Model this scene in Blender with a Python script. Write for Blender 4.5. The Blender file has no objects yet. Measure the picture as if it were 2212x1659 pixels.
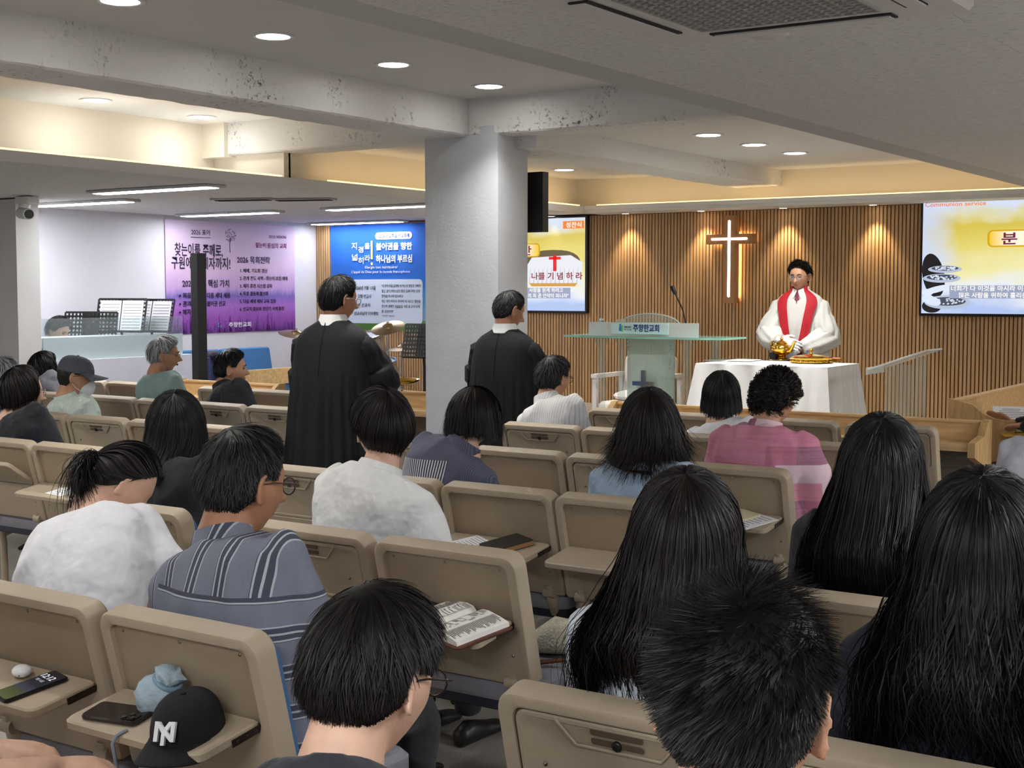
import bpy, math, random
import numpy as np
from mathutils import Matrix, Vector
random.seed(7); rng = np.random.default_rng(11)
scene = bpy.context.scene
COL = scene.collection
# ------------------------------------------------------------------ camera
FPX, CX, CY = 2967.29, 1106.0, 829.5
YAW, PITCH, HC = math.radians(33.933), math.radians(3.909), 1.57
_f = np.array([-math.sin(YAW)*math.cos(PITCH), math.cos(YAW)*math.cos(PITCH), -math.sin(PITCH)])
_r = np.array([math.cos(YAW), math.sin(YAW), 0.0]); _d = np.cross(_f, _r)
cam = bpy.data.cameras.new('camera'); camo = bpy.data.objects.new('camera', cam); COL.objects.link(camo)
camo.location = (0, 0, HC); camo.rotation_euler = (math.radians(90)-PITCH, 0, YAW)
cam.sensor_width = 36.0; cam.lens = 36.0*FPX/2212.0; cam.clip_start = 0.05; cam.clip_end = 100
scene.camera = camo
# ------------------------------------------------------------------ world, exposure
w = bpy.data.worlds.new('world'); scene.world = w; w.use_nodes = True
w.node_tree.nodes['Background'].inputs[0].default_value = (0.8, 0.85, 0.95, 1)
w.node_tree.nodes['Background'].inputs[1].default_value = 0.05
vs = scene.view_settings
vs.view_transform = 'Standard'; vs.look = 'None'; vs.gamma = 1.0; vs.exposure = 1.08; vs.use_curve_mapping = False
scene.display_settings.display_device = 'sRGB'
LGAIN = 1.0
cy = scene.cycles
cy.max_bounces = 6; cy.diffuse_bounces = 3; cy.glossy_bounces = 2; cy.transmission_bounces = 3; cy.transparent_max_bounces = 8
cy.caustics_reflective = False; cy.caustics_refractive = False; cy.sample_clamp_indirect = 4.0
cy.use_adaptive_sampling = True; cy.adaptive_threshold = 0.1; cy.adaptive_min_samples = 16

# ------------------------------------------------------------------ measuring from the picture
def _ray(x, y): return _f+(x-CX)/FPX*_r+(y-CY)/FPX*_d
def aY(x, y, Y): v = _ray(x, y); v = v*(Y/v[1]); return Vector((v[0], v[1], v[2]+HC))
def aZ(x, y, Z): v = _ray(x, y); v = v*((Z-HC)/v[2]); return Vector((v[0], v[1], Z))
def aX(x, y, X): v = _ray(x, y); v = v*(X/v[0]); return Vector((v[0], v[1], v[2]+HC))

# ------------------------------------------------------------------ materials
MATS = {}
def lin(c):
    return tuple((v/255/12.92 if v/255 <= .04045 else ((v/255+.055)/1.055)**2.4) for v in c[:3])+(1.0,)
def newmat(name):
    m = bpy.data.materials.new(name); m.use_nodes = True
    nt = m.node_tree; b = nt.nodes['Principled BSDF']; return m, nt, b
def N(nt, t, **kw):
    n = nt.nodes.new(t)
    for k, v in kw.items(): setattr(n, k, v)
    return n
def M(name, col=(128,128,128), rough=.5, metal=0., var=0., scale=40., bump=0., bscale=150., spec=.5, emis=0., ecol=None,
      trans=0., ior=1.45, alpha=1., stretch=None, col2=None, sheen=0., detail=3., bdist=.01):
    if name in MATS: return MATS[name]
    m, nt, b = newmat(name); L = nt.links
    b.inputs['Base Color'].default_value = lin(col)
    b.inputs['Roughness'].default_value = rough; b.inputs['Metallic'].default_value = metal
    b.inputs['Specular IOR Level'].default_value = spec; b.inputs['IOR'].default_value = ior
    b.inputs['Transmission Weight'].default_value = trans; b.inputs['Alpha'].default_value = alpha
    if sheen: b.inputs['Sheen Weight'].default_value = sheen
    if emis:
        b.inputs['Emission Color'].default_value = lin(ecol or col); b.inputs['Emission Strength'].default_value = emis
    tc = None
    if var or bump:
        tc = N(nt, 'ShaderNodeTexCoord'); mp = N(nt, 'ShaderNodeMapping'); L.new(tc.outputs['Object'], mp.inputs['Vector'])
        if stretch: mp.inputs['Scale'].default_value = stretch
    if var:
        nz = N(nt, 'ShaderNodeTexNoise'); nz.inputs['Scale'].default_value = scale; nz.inputs['Detail'].default_value = detail
        L.new(mp.outputs['Vector'], nz.inputs['Vector'])
        rp = N(nt, 'ShaderNodeValToRGB'); c = lin(col); d = lin(col2) if col2 else tuple(max(0, v*(1-var)) for v in c[:3])+(1,)
        u = c if col2 else tuple(min(1, v*(1+var*.6)) for v in c[:3])+(1,)
        rp.color_ramp.elements[0].position = .35; rp.color_ramp.elements[1].position = .65
        rp.color_ramp.elements[0].color = d; rp.color_ramp.elements[1].color = u
        L.new(nz.outputs['Fac'], rp.inputs['Fac']); L.new(rp.outputs['Color'], b.inputs['Base Color'])
    if bump:
        n2 = N(nt, 'ShaderNodeTexNoise'); n2.inputs['Scale'].default_value = bscale; n2.inputs['Detail'].default_value = 2
        L.new(mp.outputs['Vector'], n2.inputs['Vector'])
        bp = N(nt, 'ShaderNodeBump'); bp.inputs['Strength'].default_value = bump; bp.inputs['Distance'].default_value = bdist
        L.new(n2.outputs['Fac'], bp.inputs['Height']); L.new(bp.outputs['Normal'], b.inputs['Normal'])
    MATS[name] = m; return m
def mglass(name, col=(235,245,242), rough=.02, frost=0.0, tint=.12, spec=.5):
    """thin sheet: mostly see-through, with a tint, reflection and optional frosting"""
    if name in MATS: return MATS[name]
    m, nt, b = newmat(name); L = nt.links
    out = nt.nodes['Material Output']
    tr = N(nt, 'ShaderNodeBsdfTransparent'); tr.inputs[0].default_value = tuple(1-(1-v)*.6 for v in lin(col)[:3])+(1,)
    b.inputs['Base Color'].default_value = lin(col); b.inputs['Roughness'].default_value = rough
    b.inputs['Specular IOR Level'].default_value = spec
    mx = N(nt, 'ShaderNodeMixShader'); mx.inputs[0].default_value = max(tint, frost)
    L.new(tr.outputs[0], mx.inputs[1]); L.new(b.outputs[0], mx.inputs[2]); L.new(mx.outputs[0], out.inputs['Surface'])
    MATS[name] = m; return m

# ------------------------------------------------------------------ mesh builder
class MB:
    def __init__(s): s.v = []; s.f = []; s.mi = []; s.cur = 0
    def add(s, vs, fs, T=None):
        o = len(s.v)
        for p in vs:
            p = Vector(p); s.v.append(T @ p if T else p)
        for f in fs: s.f.append([i+o for i in f]); s.mi.append(s.cur)
        return s
    def box(s, c, sz, T=None):
        x, y, z = [d/2 for d in sz]; cx, cy, cz = c
        vs = [(cx+a*x, cy+b*y, cz+e*z) for e in (-1, 1) for b in (-1, 1) for a in (-1, 1)]
        return s.add(vs, [(0,2,3,1),(4,5,7,6),(0,1,5,4),(1,3,7,5),(3,2,6,7),(2,0,4,6)], T)
    def bx(s, a, b, T=None):
        return s.box([(p+q)/2 for p, q in zip(a, b)], [abs(q-p) for p, q in zip(a, b)], T)
    def loft(s, rings, caps=True, closed=True, T=None):
        n = len(rings[0]); vs = [p for r in rings for p in r]; fs = []
        for i in range(len(rings)-1):
            for j in range(n if closed else n-1):
                k = (j+1) % n; fs.append((i*n+j, i*n+k, (i+1)*n+k, (i+1)*n+j))
        if caps:
            fs.append(list(range(n))[::-1]); fs.append([(len(rings)-1)*n+j for j in range(n)])
        return s.add(vs, fs, T)
    def tube(s, pts, rad, n=8, T=None, caps=True, flat=1.0):
        pts = [Vector(p) for p in pts]
        if not hasattr(rad, '__len__'): rad = [rad]*len(pts)
        rings = []; up = None
        for i, p in enumerate(pts):
            t = (pts[min(i+1, len(pts)-1)]-pts[max(i-1, 0)]).normalized()
            if up is None:
                up = Vector((0,0,1)) if abs(t.z) < .9 else Vector((0,1,0))
            a = t.cross(up)
            if a.length < 1e-5: a = t.cross(Vector((1,0,0)))
            a.normalize(); b = a.cross(t).normalized(); up = b
            rings.append([p+(a*math.cos(2*math.pi*j/n)+b*math.sin(2*math.pi*j/n)*flat)*rad[i] for j in range(n)])
        return s.loft(rings, caps, True, T)
    def lathe(s, prof, n=20, T=None, caps=True):
        rings = [[(r*math.cos(2*math.pi*j/n), r*math.sin(2*math.pi*j/n), z) for j in range(n)] for r, z in prof]
        return s.loft(rings, caps, True, T)
    def ell(s, c, r, n=16, m=10, T=None):
        rings = []
        for i in range(1, m):
            a = math.pi*i/m
            rings.append([(c[0]+r[0]*math.sin(a)*math.cos(2*math.pi*j/n), c[1]+r[1]*math.sin(a)*math.sin(2*math.pi*j/n), c[2]-r[2]*math.cos(a)) for j in range(n)])
        return s.loft(rings, True, True, T)
    def poly(s, pts, t, T=None):
        """outline in xy, extruded t along z"""
        n = len(pts); vs = [(x, y, 0) for x, y in pts]+[(x, y, t) for x, y in pts]
        fs = [list(range(n))[::-1], list(range(n, 2*n))]+[(i, (i+1) % n, n+(i+1) % n, n+i) for i in range(n)]
        return s.add(vs, fs, T)
    def build(s, name, mat, parent=None, smooth=None, loc=None):
        me = bpy.data.meshes.new(name); me.from_pydata([tuple(p) for p in s.v], [], s.f)
        mats = mat if isinstance(mat, (list, tuple)) else [mat]
        for m in mats: me.materials.append(m)
        if len(mats) > 1: me.polygons.foreach_set('material_index', s.mi)
        me.update(); return link(name, me, parent, smooth, loc)
def link(name, me, parent=None, smooth=None, loc=None):
    o = bpy.data.objects.new(name, me); COL.objects.link(o)
    if parent: o.parent = parent
    if loc is not None: o.location = loc
    if smooth is not None:
        if smooth >= 179: me.polygons.foreach_set('use_smooth', [True]*len(me.polygons))
        else:
            me.polygons.foreach_set('use_smooth', [True]*len(me.polygons)); me.set_sharp_from_angle(angle=math.radians(smooth))
        me.update()
    return o
def npmesh(name, V, F, mat, parent=None, smooth=True, attr=None):
    me = bpy.data.meshes.new(name); V = np.asarray(V, np.float32); F = np.asarray(F, np.int32)
    me.vertices.add(len(V)); me.vertices.foreach_set('co', V.ravel()); k = F.shape[1]
    me.loops.add(F.size); me.loops.foreach_set('vertex_index', F.ravel())
    me.polygons.add(len(F)); me.polygons.foreach_set('loop_start', np.arange(0, F.size, k, dtype=np.int32))
    me.polygons.foreach_set('loop_total', np.full(len(F), k, np.int32))
    if smooth: me.polygons.foreach_set('use_smooth', np.ones(len(F), bool))
    me.materials.append(mat); me.update(calc_edges=True)
    if attr is not None:
        a = me.attributes.new('shade', 'FLOAT', 'POINT'); a.data.foreach_set('value', np.asarray(attr, np.float32))
    return link(name, me, parent)
def empty(name, loc=(0,0,0), rz=0., label=None, cat=None, group=None):
    o = bpy.data.objects.new(name, None); COL.objects.link(o); o.location = loc; o.rotation_euler = (0, 0, rz)
    o.empty_display_size = .1
    return tag(o, label, cat, group)
def tag(o, label=None, cat=None, group=None, kind=None):
    if label: o['label'] = label
    if cat: o['category'] = cat
    if group: o['group'] = group
    if kind: o['kind'] = kind
    return o
def struct(o): o['kind'] = 'structure'; return o
def rrect(w, h, r, n=5, x0=0., y0=0.):
    """rounded rectangle outline, centred at x0,y0; r one value or four (bl, br, tr, tl)"""
    rs = r if hasattr(r, '__len__') else [r]*4; out = []
    for (sx, sy, a0), q in zip([(-1,-1,180),(1,-1,270),(1,1,0),(-1,1,90)], rs):
        cx, cy = x0+sx*(w/2-q), y0+sy*(h/2-q)
        for i in range(n+1):
            a = math.radians(a0+90*i/n); out.append((cx+q*math.cos(a), cy+q*math.sin(a)))
    return out
def rprism(mb, w, h, t, r, ch=.003, n=5, T=None, x0=0., y0=0.):
    """rounded rectangle slab in xy, thickness t along +z, chamfered edges"""
    rr = lambda k: [max(.0005, q-k) for q in (r if hasattr(r, '__len__') else [r]*4)]
    L = [(ch, 0), (0, ch), (0, t-ch), (ch, t)]
    rings = [[(x, y, z) for x, y in rrect(w-2*i, h-2*i, rr(i), n, x0, y0)] for i, z in L]
    return mb.loft(rings, True, True, T)
def frame(o, x, y):
    """matrix from origin, x axis and y axis"""
    x = Vector(x).normalized(); y = Vector(y).normalized(); z = x.cross(y); o = Vector(o)
    return Matrix(((x[0],y[0],z[0],o[0]),(x[1],y[1],z[1],o[1]),(x[2],y[2],z[2],o[2]),(0,0,0,1)))
TMP = bpy.data.scenes.new('workbench')
def evalmesh(ob):
    """evaluate one object alone, away from the growing scene"""
    TMP.collection.objects.link(ob)
    with bpy.context.temp_override(scene=TMP, view_layer=TMP.view_layers[0]):
        dg = bpy.context.evaluated_depsgraph_get(); dg.update(); me = bpy.data.meshes.new_from_object(ob.evaluated_get(dg))
    bpy.data.objects.remove(ob); return me
TEXTS = []
def text(parent, s, size, T, mat, align='LEFT', bold=0., name='lettering', ext=.0006, sx=1., space=1., width=None):
    """flat lettering; its outlines are cut in one go at the end (cut_letters)"""
    me = bpy.data.meshes.new(name); me.materials.append(mat); o = link(name, me, parent)
    cu = bpy.data.curves.new('t', 'FONT'); cu.body = s; cu.size = size; cu.align_x = align; cu.offset = bold*size
    cu.extrude = ext; cu.resolution_u = 2; cu.space_character = space
    TEXTS.append((o, cu, T, width)); return o
def cut_letters():
    obs = []
    for o, cu, T, width in TEXTS:
        ob = bpy.data.objects.new('t', cu); TMP.collection.objects.link(ob); obs.append(ob)
    with bpy.context.temp_override(scene=TMP, view_layer=TMP.view_layers[0]):
        dg = bpy.context.evaluated_depsgraph_get(); dg.update()
        for ob, (o, cu, T, width) in zip(obs, TEXTS):
            me = bpy.data.meshes.new_from_object(ob.evaluated_get(dg)); sx = 1.
            if width and len(me.vertices):
                xs = [v.co.x for v in me.vertices]; sx = width/max(1e-6, max(xs)-min(xs))
            me.transform(Matrix.Diagonal((sx, 1, 1, 1))); me.transform(T); mat = o.data.materials[0]; old = o.data
            me.materials.clear(); me.materials.append(mat); o.data = me; n = old.name; bpy.data.meshes.remove(old); me.name = n
    for ob, t in zip(obs, TEXTS): bpy.data.objects.remove(ob); bpy.data.curves.remove(t[1])
def light_area(name, parent, loc, power, size, size_y=None, rot=(0,0,0), col=(1,1,1), shape=None, spread=math.pi):
    l = bpy.data.lights.new(name, 'AREA'); l.energy = power*LGAIN; l.color = col; l.spread = spread
    l.shape = shape or ('RECTANGLE' if size_y else 'DISK'); l.size = size
    if size_y: l.size_y = size_y
    o = bpy.data.objects.new(name, l); COL.objects.link(o); o.location = loc; o.rotation_euler = rot
    if parent: o.parent = parent
    return o
# ================================================================== the room
ZR, ZC, ZF = 2.30, 2.80, 2.63          # ring ceiling, recess ceiling, recess ceiling near the front wall
XL, XR, YF, YW, XW = -6.75, -2.46, 11.26, 11.66, -10.5
YB, XE = -3.0, 3.2
STG = .18
white = M('wall_white', (232,231,232), .85, var=.05, scale=3, bump=.15, bscale=60)
lilac = M('wall_left_paint', (222,221,230), .8, var=.03, scale=2)
beamm = None
def beam_material():
    m, nt, b = newmat('beam_plaster'); L = nt.links
    tc = N(nt, 'ShaderNodeTexCoord'); n1 = N(nt, 'ShaderNodeTexNoise'); n1.inputs['Scale'].default_value = 2.2; n1.inputs['Detail'].default_value = 6
    n2 = N(nt, 'ShaderNodeTexNoise'); n2.inputs['Scale'].default_value = 38; n2.inputs['Detail'].default_value = 5; n2.inputs['Roughness'].default_value = .7
    for q in (n1, n2): L.new(tc.outputs['Object'], q.inputs['Vector'])
    r1 = N(nt, 'ShaderNodeValToRGB'); r1.color_ramp.elements[0].position = .52; r1.color_ramp.elements[1].position = .66
    r2 = N(nt, 'ShaderNodeValToRGB'); r2.color_ramp.elements[0].position = .56; r2.color_ramp.elements[1].position = .66
    L.new(n1.outputs['Fac'], r1.inputs['Fac']); L.new(n2.outputs['Fac'], r2.inputs['Fac'])
    mu = N(nt, 'ShaderNodeMath', operation='MULTIPLY'); L.new(r1.outputs['Color'], mu.inputs[0]); L.new(r2.outputs['Color'], mu.inputs[1])
    mx = N(nt, 'ShaderNodeMix', data_type='RGBA'); mx.inputs[6].default_value = lin((232,231,228)); mx.inputs[7].default_value = lin((96,90,84))
    L.new(mu.outputs[0], mx.inputs[0]); L.new(mx.outputs[2], b.inputs['Base Color'])
    bp = N(nt, 'ShaderNodeBump'); bp.inputs['Strength'].default_value = .5; bp.inputs['Distance'].default_value = .006
    ad = N(nt, 'ShaderNodeMath', operation='SUBTRACT'); L.new(n1.outputs['Fac'], ad.inputs[0]); L.new(mu.outputs[0], ad.inputs[1])
    L.new(ad.outputs[0], bp.inputs['Height']); L.new(bp.outputs['Normal'], b.inputs['Normal']); b.inputs['Roughness'].default_value = .85
    return m
beamm = beam_material()
tilem = None
def tile_material():
    m, nt, b = newmat('ceiling_tile_paint'); L = nt.links
    tc = N(nt, 'ShaderNodeTexCoord'); mp = N(nt, 'ShaderNodeMapping'); L.new(tc.outputs['Object'], mp.inputs['Vector'])
    mp.inputs['Scale'].default_value = (1, 3, 1)
    n2 = N(nt, 'ShaderNodeTexNoise'); n2.inputs['Scale'].default_value = 30; n2.inputs['Detail'].default_value = 4
    L.new(mp.outputs['Vector'], n2.inputs['Vector'])
    r2 = N(nt, 'ShaderNodeValToRGB'); r2.color_ramp.elements[0].position = .3; r2.color_ramp.elements[1].position = .48
    r2.color_ramp.elements[0].color = lin((196,194,190)); r2.color_ramp.elements[1].color = lin((230,228,225))
    L.new(n2.outputs['Fac'], r2.inputs['Fac']); L.new(r2.outputs['Color'], b.inputs['Base Color'])
    bp = N(nt, 'ShaderNodeBump'); bp.inputs['Strength'].default_value = .35; bp.inputs['Distance'].default_value = .004
    L.new(n2.outputs['Fac'], bp.inputs['Height']); L.new(bp.outputs['Normal'], b.inputs['Normal']); b.inputs['Roughness'].default_value = .9
    return m
tilem = tile_material()
gyp = M('gypsum_smooth', (226,225,222), .8)
# floor, stage
floorm = M('floor_carpet_tile', (140,134,126), .95, var=.35, scale=260, bump=.3, bscale=400)
struct(MB().bx((XW-1.5, YB, -.1), (XE, YW+.2, 0)).build('floor', floorm))
struct(MB().bx((-10.4, 8.75, 0), (XE-.1, YW-.02, STG)).build('trim_1', M('stage_platform', (168,156,140), .6, var=.1, scale=8)))
# walls
wf = struct(MB().bx((XW-.3, YW, 0), (XE+.2, YW+.2, 2.9)).build('wall_front', M('front_backing', (120,90,62), .8)))
sl = MB(); x = XW+.02; 
while x < 1.2:
    sl.bx((x, YW-.014, .46), (x+.0225, YW-.001, 2.295)); x += .0335
tag(sl.build('wood_slat', M('slat_wood', (196,158,114), .55, var=.16, scale=14, stretch=(1, 1, .08)), wf), 'brown wooden slats', kind='stuff')
struct(MB().bx((XW, YW-.05, STG), (XE, YW-.001, .46)).build('baseboard_front', M('base_beige', (196,180,160), .6)))
struct(MB().bx((XW-.2, 7.0, 0), (XW, YW, 2.9)).build('wall_left', lilac))
struct(MB().bx((XE, YB, 0), (XE+.2, YW, 2.9)).build('wall_right', white))
struct(MB().bx((XW-1.5, YB-.2, 0), (XE+.2, YB, 2.9)).build('wall_back', white))
struct(MB().bx((XW-1.6, YB, 0), (XW-1.4, 7.2, 2.9)).build('wall_side', white))
struct(MB().bx((XW-1.5, 6.98, 0), (-9.5, 7.2, ZR)).build('wall_pier', M('pier_white', (214,213,211), .85, var=.03, scale=3)))
# ring ceiling (lower)
c_left = struct(MB().bx((XW-1.5, YB, ZR+.012), (XL-.02, YW, ZR+.06)).build('ceiling_left', tilem))
c_right = struct(MB().bx((XR+.16, YB, ZR+.012), (XE, YW, ZR+.06)).build('ceiling_right', M('ceiling_joint', (96,94,90), .9)))
struct(MB().bx((XL-.02, YF, ZR), (XR+.16, YW, ZR+.03)).build('ceiling_front', gyp))
struct(MB().bx((XR, YB, ZR), (XR+.16, YW, ZR+.055)).build('trim_2', M('soffit_edge', (206,205,202), .85)))
lip = M('lip_white', (236,235,233), .7)
struct(MB().bx((XL-.03, YB, ZR), (XL, YF+.03, ZR+.062)).build('trim_3', lip))
struct(MB().bx((XL-.03, YF, ZR+.0305), (XR, YF+.03, ZR+.066)).build('trim_4', lip))
# ceiling tiles of the near ring: boards laid in a staggered bond
tme = MB(); rprism(tme, .597, .297, .011, .001, .0015, 1)
t0 = tme.build('ceiling_tile', tilem, c_right, loc=(0,0,0)); first = True
for j in range(0, 34):
    y = 1.9+j*.30
    for i in range(-1, 7):
        x = XR+.16+.3+i*.6+(.3 if j % 2 else 0); half = x-.3 < XR+.155
        if half: x = XR+.16+.15
        if (half and j % 2 == 0) or (half and i != -1) or x > 1.0 or x > -1.9+(y-1.0)*.62+.9: continue
        if first: o = t0; first = False
        else: o = t0.copy(); COL.objects.link(o); o.parent = c_right
        if half: o.scale = (.5, 1, 1)
        o.location = (x, y, ZR+random.uniform(-.0006, .0006))
# recess
YX = 7.45
struct(MB().bx((-7.7, YB, ZC), (XR+.2, YX, ZC+.1)).build('ceiling', gyp))
struct(MB().bx((-7.7, YX, ZF), (XR+.2, YW, ZF+.1)).build('ceiling_recess', gyp))
cove = M('cove_paint', (240,232,215), .85)
struct(MB().bx((-7.75, YB, ZR+.05), (-7.68, YX, ZC+.05)).build('wall_cove', cove))
struct(MB().bx((-7.05, YX, ZR+.05), (-6.97, YW, ZF+.05)).build('wall_cove_side', cove))
struct(MB().bx((-7.0, YF+.25, ZR+.025), (XR+.1, YF+.31, ZF+.05)).build('wall_cove_front', cove))
struct(MB().bx((XR+.1, YB, ZR+.05), (XR+.16, YW, ZC+.05)).build('wall_cove_near', cove))
# beams and column
def beam(name, a, b):
    mb = MB(); x0, y0, z0 = a; x1, y1, z1 = b; c = .012
    long_x = (x1-x0) > (y1-y0)
    n = max(2, int((max(x1-x0, y1-y0))/.07)); rings = []
    for i in range(n+1):
        t = i/n; q = []
        for (u, v) in [(0, 1), (0, .04), (.035, 0), (.965, 0), (1, .04), (1, 1)]:
            e = (rng.random()-.5)*.005 if v < .5 else 0
            if long_x: q.append((x0+(x1-x0)*t, y0+(y1-y0)*u+e, z0+(z1-z0)*v+e))
            else: q.append((x0+(x1-x0)*u+e, y0+(y1-y0)*t, z0+(z1-z0)*v+e))
        rings.append(q)
    mb.loft(rings); return struct(mb.build(name, beamm))
beam('ceiling_beam', (-5.62, YB, 2.565), (-5.25, 7.35, ZC+.02))
beam('ceiling_beam.001', (-5.7, 7.3, 2.565), (XR+.1, 7.6, ZC+.02))
beam('ceiling_beam.002', (-7.68, 7.32, 2.565), (-5.6, 7.6, ZC+.02))
beam('ceiling_beam.003', (-5.28, 7.5, 2.485), (-4.86, YF+.26, ZF+.02))
struct(MB().bx((-7.68, 7.28, 2.55), (-7.45, 7.41, ZC)).build('trim_5', cove))
struct(MB().bx((-7.75, 7.40, ZR+.05), (-6.97, 7.47, ZC)).build('wall_cove_return', cove))
colm = MB(); rprism(colm, .59, .35, 2.62, .006, .001, 2, Matrix.Translation((-5.315, 7.475, 0)))
struct(colm.build('column', M('column_white', (206,210,215), .8, var=.04, scale=4, bump=.12, bscale=50), smooth=40))
# cove light strips: LED tape lying in the trough behind the lip
warm = (1.0, .80, .50)
led = M('led_tape', (255,214,150), .5, emis=1.6, ecol=(255,205,130))
def cove_strip(name, a, b, rot, ln, pw):
    e = empty(name, a, 0, None, None); 
    return e
def led_strip(a, b, z, label, face, pw=10):
    a = Vector(a); b = Vector(b); e = empty('led_strip', (a.x, a.y, z), 0, label, 'led strip', 'warm cove light strips')
    d = b-a; ln = d.length; mid = d/2
    mb = MB(); mb.box((mid.x, mid.y, 0), (max(.02, abs(d.x)), max(.02, abs(d.y)), .008)); mb.build('tape', led, e)
    along_x = abs(d.x) > abs(d.y)
    o = light_area('strip_light', e, (mid.x, mid.y, .012), pw*ln, ln if along_x else .03, .03 if along_x else ln, col=warm)
    tilt = math.radians(25)*face
    o.rotation_euler = (math.pi+(tilt if along_x else 0), (0 if along_x else tilt), 0)
for s, (y0, y1) in (('long left cove beside the near ceiling bay', (1.0, 7.2)), ):
    led_strip((XL-.06, y0, 0), (XL-.06, y1, 0), ZR+.075, 'warm light strip hidden in the '+s, -1, .15)
led_strip((XL-.06, 7.7, 0), (XL-.06, YF, 0), ZR+.075, 'warm light strip in the left cove past the cross beam', -1, .15)
led_strip((XL+.1, YF+.07, 0), (XR-.1, YF+.07, 0), ZR+.075, 'warm light strip along the cove above the slatted wall', -1, .15)
# ------------------------------------------------------------------ lamps in the ceiling
lens = M('downlight_lens', (255,255,255), .4, emis=14, ecol=(255,253,248))
ringm = M('downlight_trim', (225,225,225), .5)
dl_names = ['top left corner of the near bay', 'second from the frame edge in the near bay', 'third in the near bay towards the column', 'nearest the column in the near bay',
  'farther from the column in the left bay', 'nearer the column in the left bay', 'alone in the bay behind the column', 'nearest of three in the front right bay', 'middle of three in the front right bay', 'farthest of three in the front right bay', 'added out of frame above the ponytail woman', 'added out of frame left of the near chairs', 'added out of frame above the back left seats', 'added out of frame near the back wall', 'added out of frame over the plaid shirt man', 'added out of frame over the last left chair']  # the out of frame downlights are added to brighten the near rows from above
for i, (x, y) in enumerate([(260,3),(590,79),(850,140),(1056,187),(207,217),(436,253),(1219,367),(1530,292),(1629,313),(1717,331),(-4.70,3.04),(-4.68,2.06),(-4.66,1.08),(-4.64,.1),(-3.2,2.5),(-3.2,.9)]):
    z = ZC if i < 6 or i > 9 else ZF
    p = aZ(x, y, z-.004) if i < 10 else Vector((x, y, 0))
    e = empty('downlight', (p.x, p.y, z), 0, 'round white recessed downlight, '+dl_names[i], 'downlight', 'downlights in the ceiling recess')
    MB().lathe([(.105, -.0005), (.105, -.005), (.098, -.008), (.082, -.006), (.08, -.002)], 28).build('trim_ring', ringm, e, 30)
    MB().lathe([(.0805, -.003), (.078, -.0065), (.05, -.0085), (.001, -.009)], 28).build('lens', lens, e, 60)
    light_area('lamp', e, (0, 0, -.014), ([4.2]*4+[2.2, 2.2, 3.]+[6.0]*3+[2.8]*6)[i], .15, col=(1, .985, .95), spread=math.radians(112 if i < 4 or i > 6 else 72))
panm = M('panel_diffuser', (255,255,255), .4, emis=9, ecol=(250,252,255))
pl = [(-7.77, 6.89, 'nearest below the cove, largest'), (-9.5, 7.62, 'beside the wall camera'), (-9.62, 9.45, 'before the lavender banner'), (-7.75, 9.46, 'above the blue banner, nearer'), (-9.72, 11.44, 'small, right against the blue banner')]
extra = [(-.9, -.4, 'added out of frame above the aisle at the back'), (1.2, 3.2, 'added out of frame over the right hand seats'), (1.2, 6.4, 'added out of frame over the right front seats'), (-.6, -2.2, 'added out of frame by the back wall'), (1.4, .2, 'added out of frame over the last row'), (1.2, 9.2, 'added out of frame near the right front corner'), (-8.2, 2.2, 'added out of frame over the left seats'), (-8.2, -1., 'added out of frame at the left back')]  # unseen panels, added to light the camera side of the hall
for i, (x, y, s) in enumerate(pl+extra):
    e = empty('panel_light', (x, y, ZR+.012), 0, 'flat white strip panel light in lower ceiling, '+s, 'panel light', 'strip panel lights')
    rprism(MB(), 1, 1, 1, .1)
    mb = MB(); rprism(mb, 1.28, .20, .02, .01, .004, 3, Matrix.Translation((0,0,-.022))); mb.build('housing', M('panel_housing', (200,200,202), .5), e)
    mb = MB(); rprism(mb, 1.2, .13, .004, .01, .001, 3, Matrix.Translation((0,0,-.026))); mb.build('diffuser', panm, e)
    light_area('lamp', e, (0, 0, -.034), (9, 8, 4, 8, 1.6)[i] if i < 5 else (20 if y < 1 else 36), 1.18, .12, col=(.97, .985, 1))
# little warm spots over the slatted wall
for i, (x, y) in enumerate([(1351,459),(1514,452),(1692,443),(1886,434),(1190,468)]):
    p = aY(x, y, YW-.13)
    e = empty('wall_spotlight', (p.x, YW-.13, ZR), 0, 'small warm spotlight washing the slats, '+['left of the cross','just left above the cross','above the minister','nearest the big right screen','beside the hidden screen'][i], 'spotlight', 'small spots over the slatted wall')
    MB().lathe([(.045, 0), (.045, -.004), (.034, -.006), (.032, -.002)], 20).build('trim_ring', ringm, e, 30)
    MB().lathe([(.033, -.002), (.03, -.005), (.001, -.006)], 20).build('lens', M('spot_lens', (255,240,215), .4, emis=9, ecol=(255,236,205)), e, 60)
    l = bpy.data.lights.new('lamp', 'SPOT'); l.energy = 13*LGAIN; l.spot_size = math.radians(70); l.spot_blend = .7; l.color = (1, .78, .5); l.shadow_soft_size = .03
    lo = bpy.data.objects.new('lamp', l); COL.objects.link(lo); lo.parent = e; lo.location = (0, 0, -.02); lo.rotation_euler = (math.radians(6), 0, 0)
# ================================================================== chairs
beige = M('chair_plastic', (176,160,138), .5, var=.05, scale=6, bump=.06, bscale=900)
beige_d = M('chair_panel', (158,141,118), .6, var=.06, scale=9, bump=.1, bscale=900)
steel = M('screw_steel', (150,140,125), .3, metal=1.)
darkm = M('hinge_dark', (58,48,44), .35, metal=.6)
blackp = M('black_plastic', (20,20,22), .4)
slotm = M('slot_shadow', (88,74,60), .7)
bluef = M('cushion_blue', (70,112,160), .9, var=.12, scale=300, bump=.2, bscale=700)
greyf = M('seat_grey', (142,140,148), .9, var=.1, scale=300, bump=.2, bscale=700)
navym = M('seat_under', (38,40,52), .6)
CW, CHZ, LEAN = .50, .84, math.atan(.25)
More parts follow.
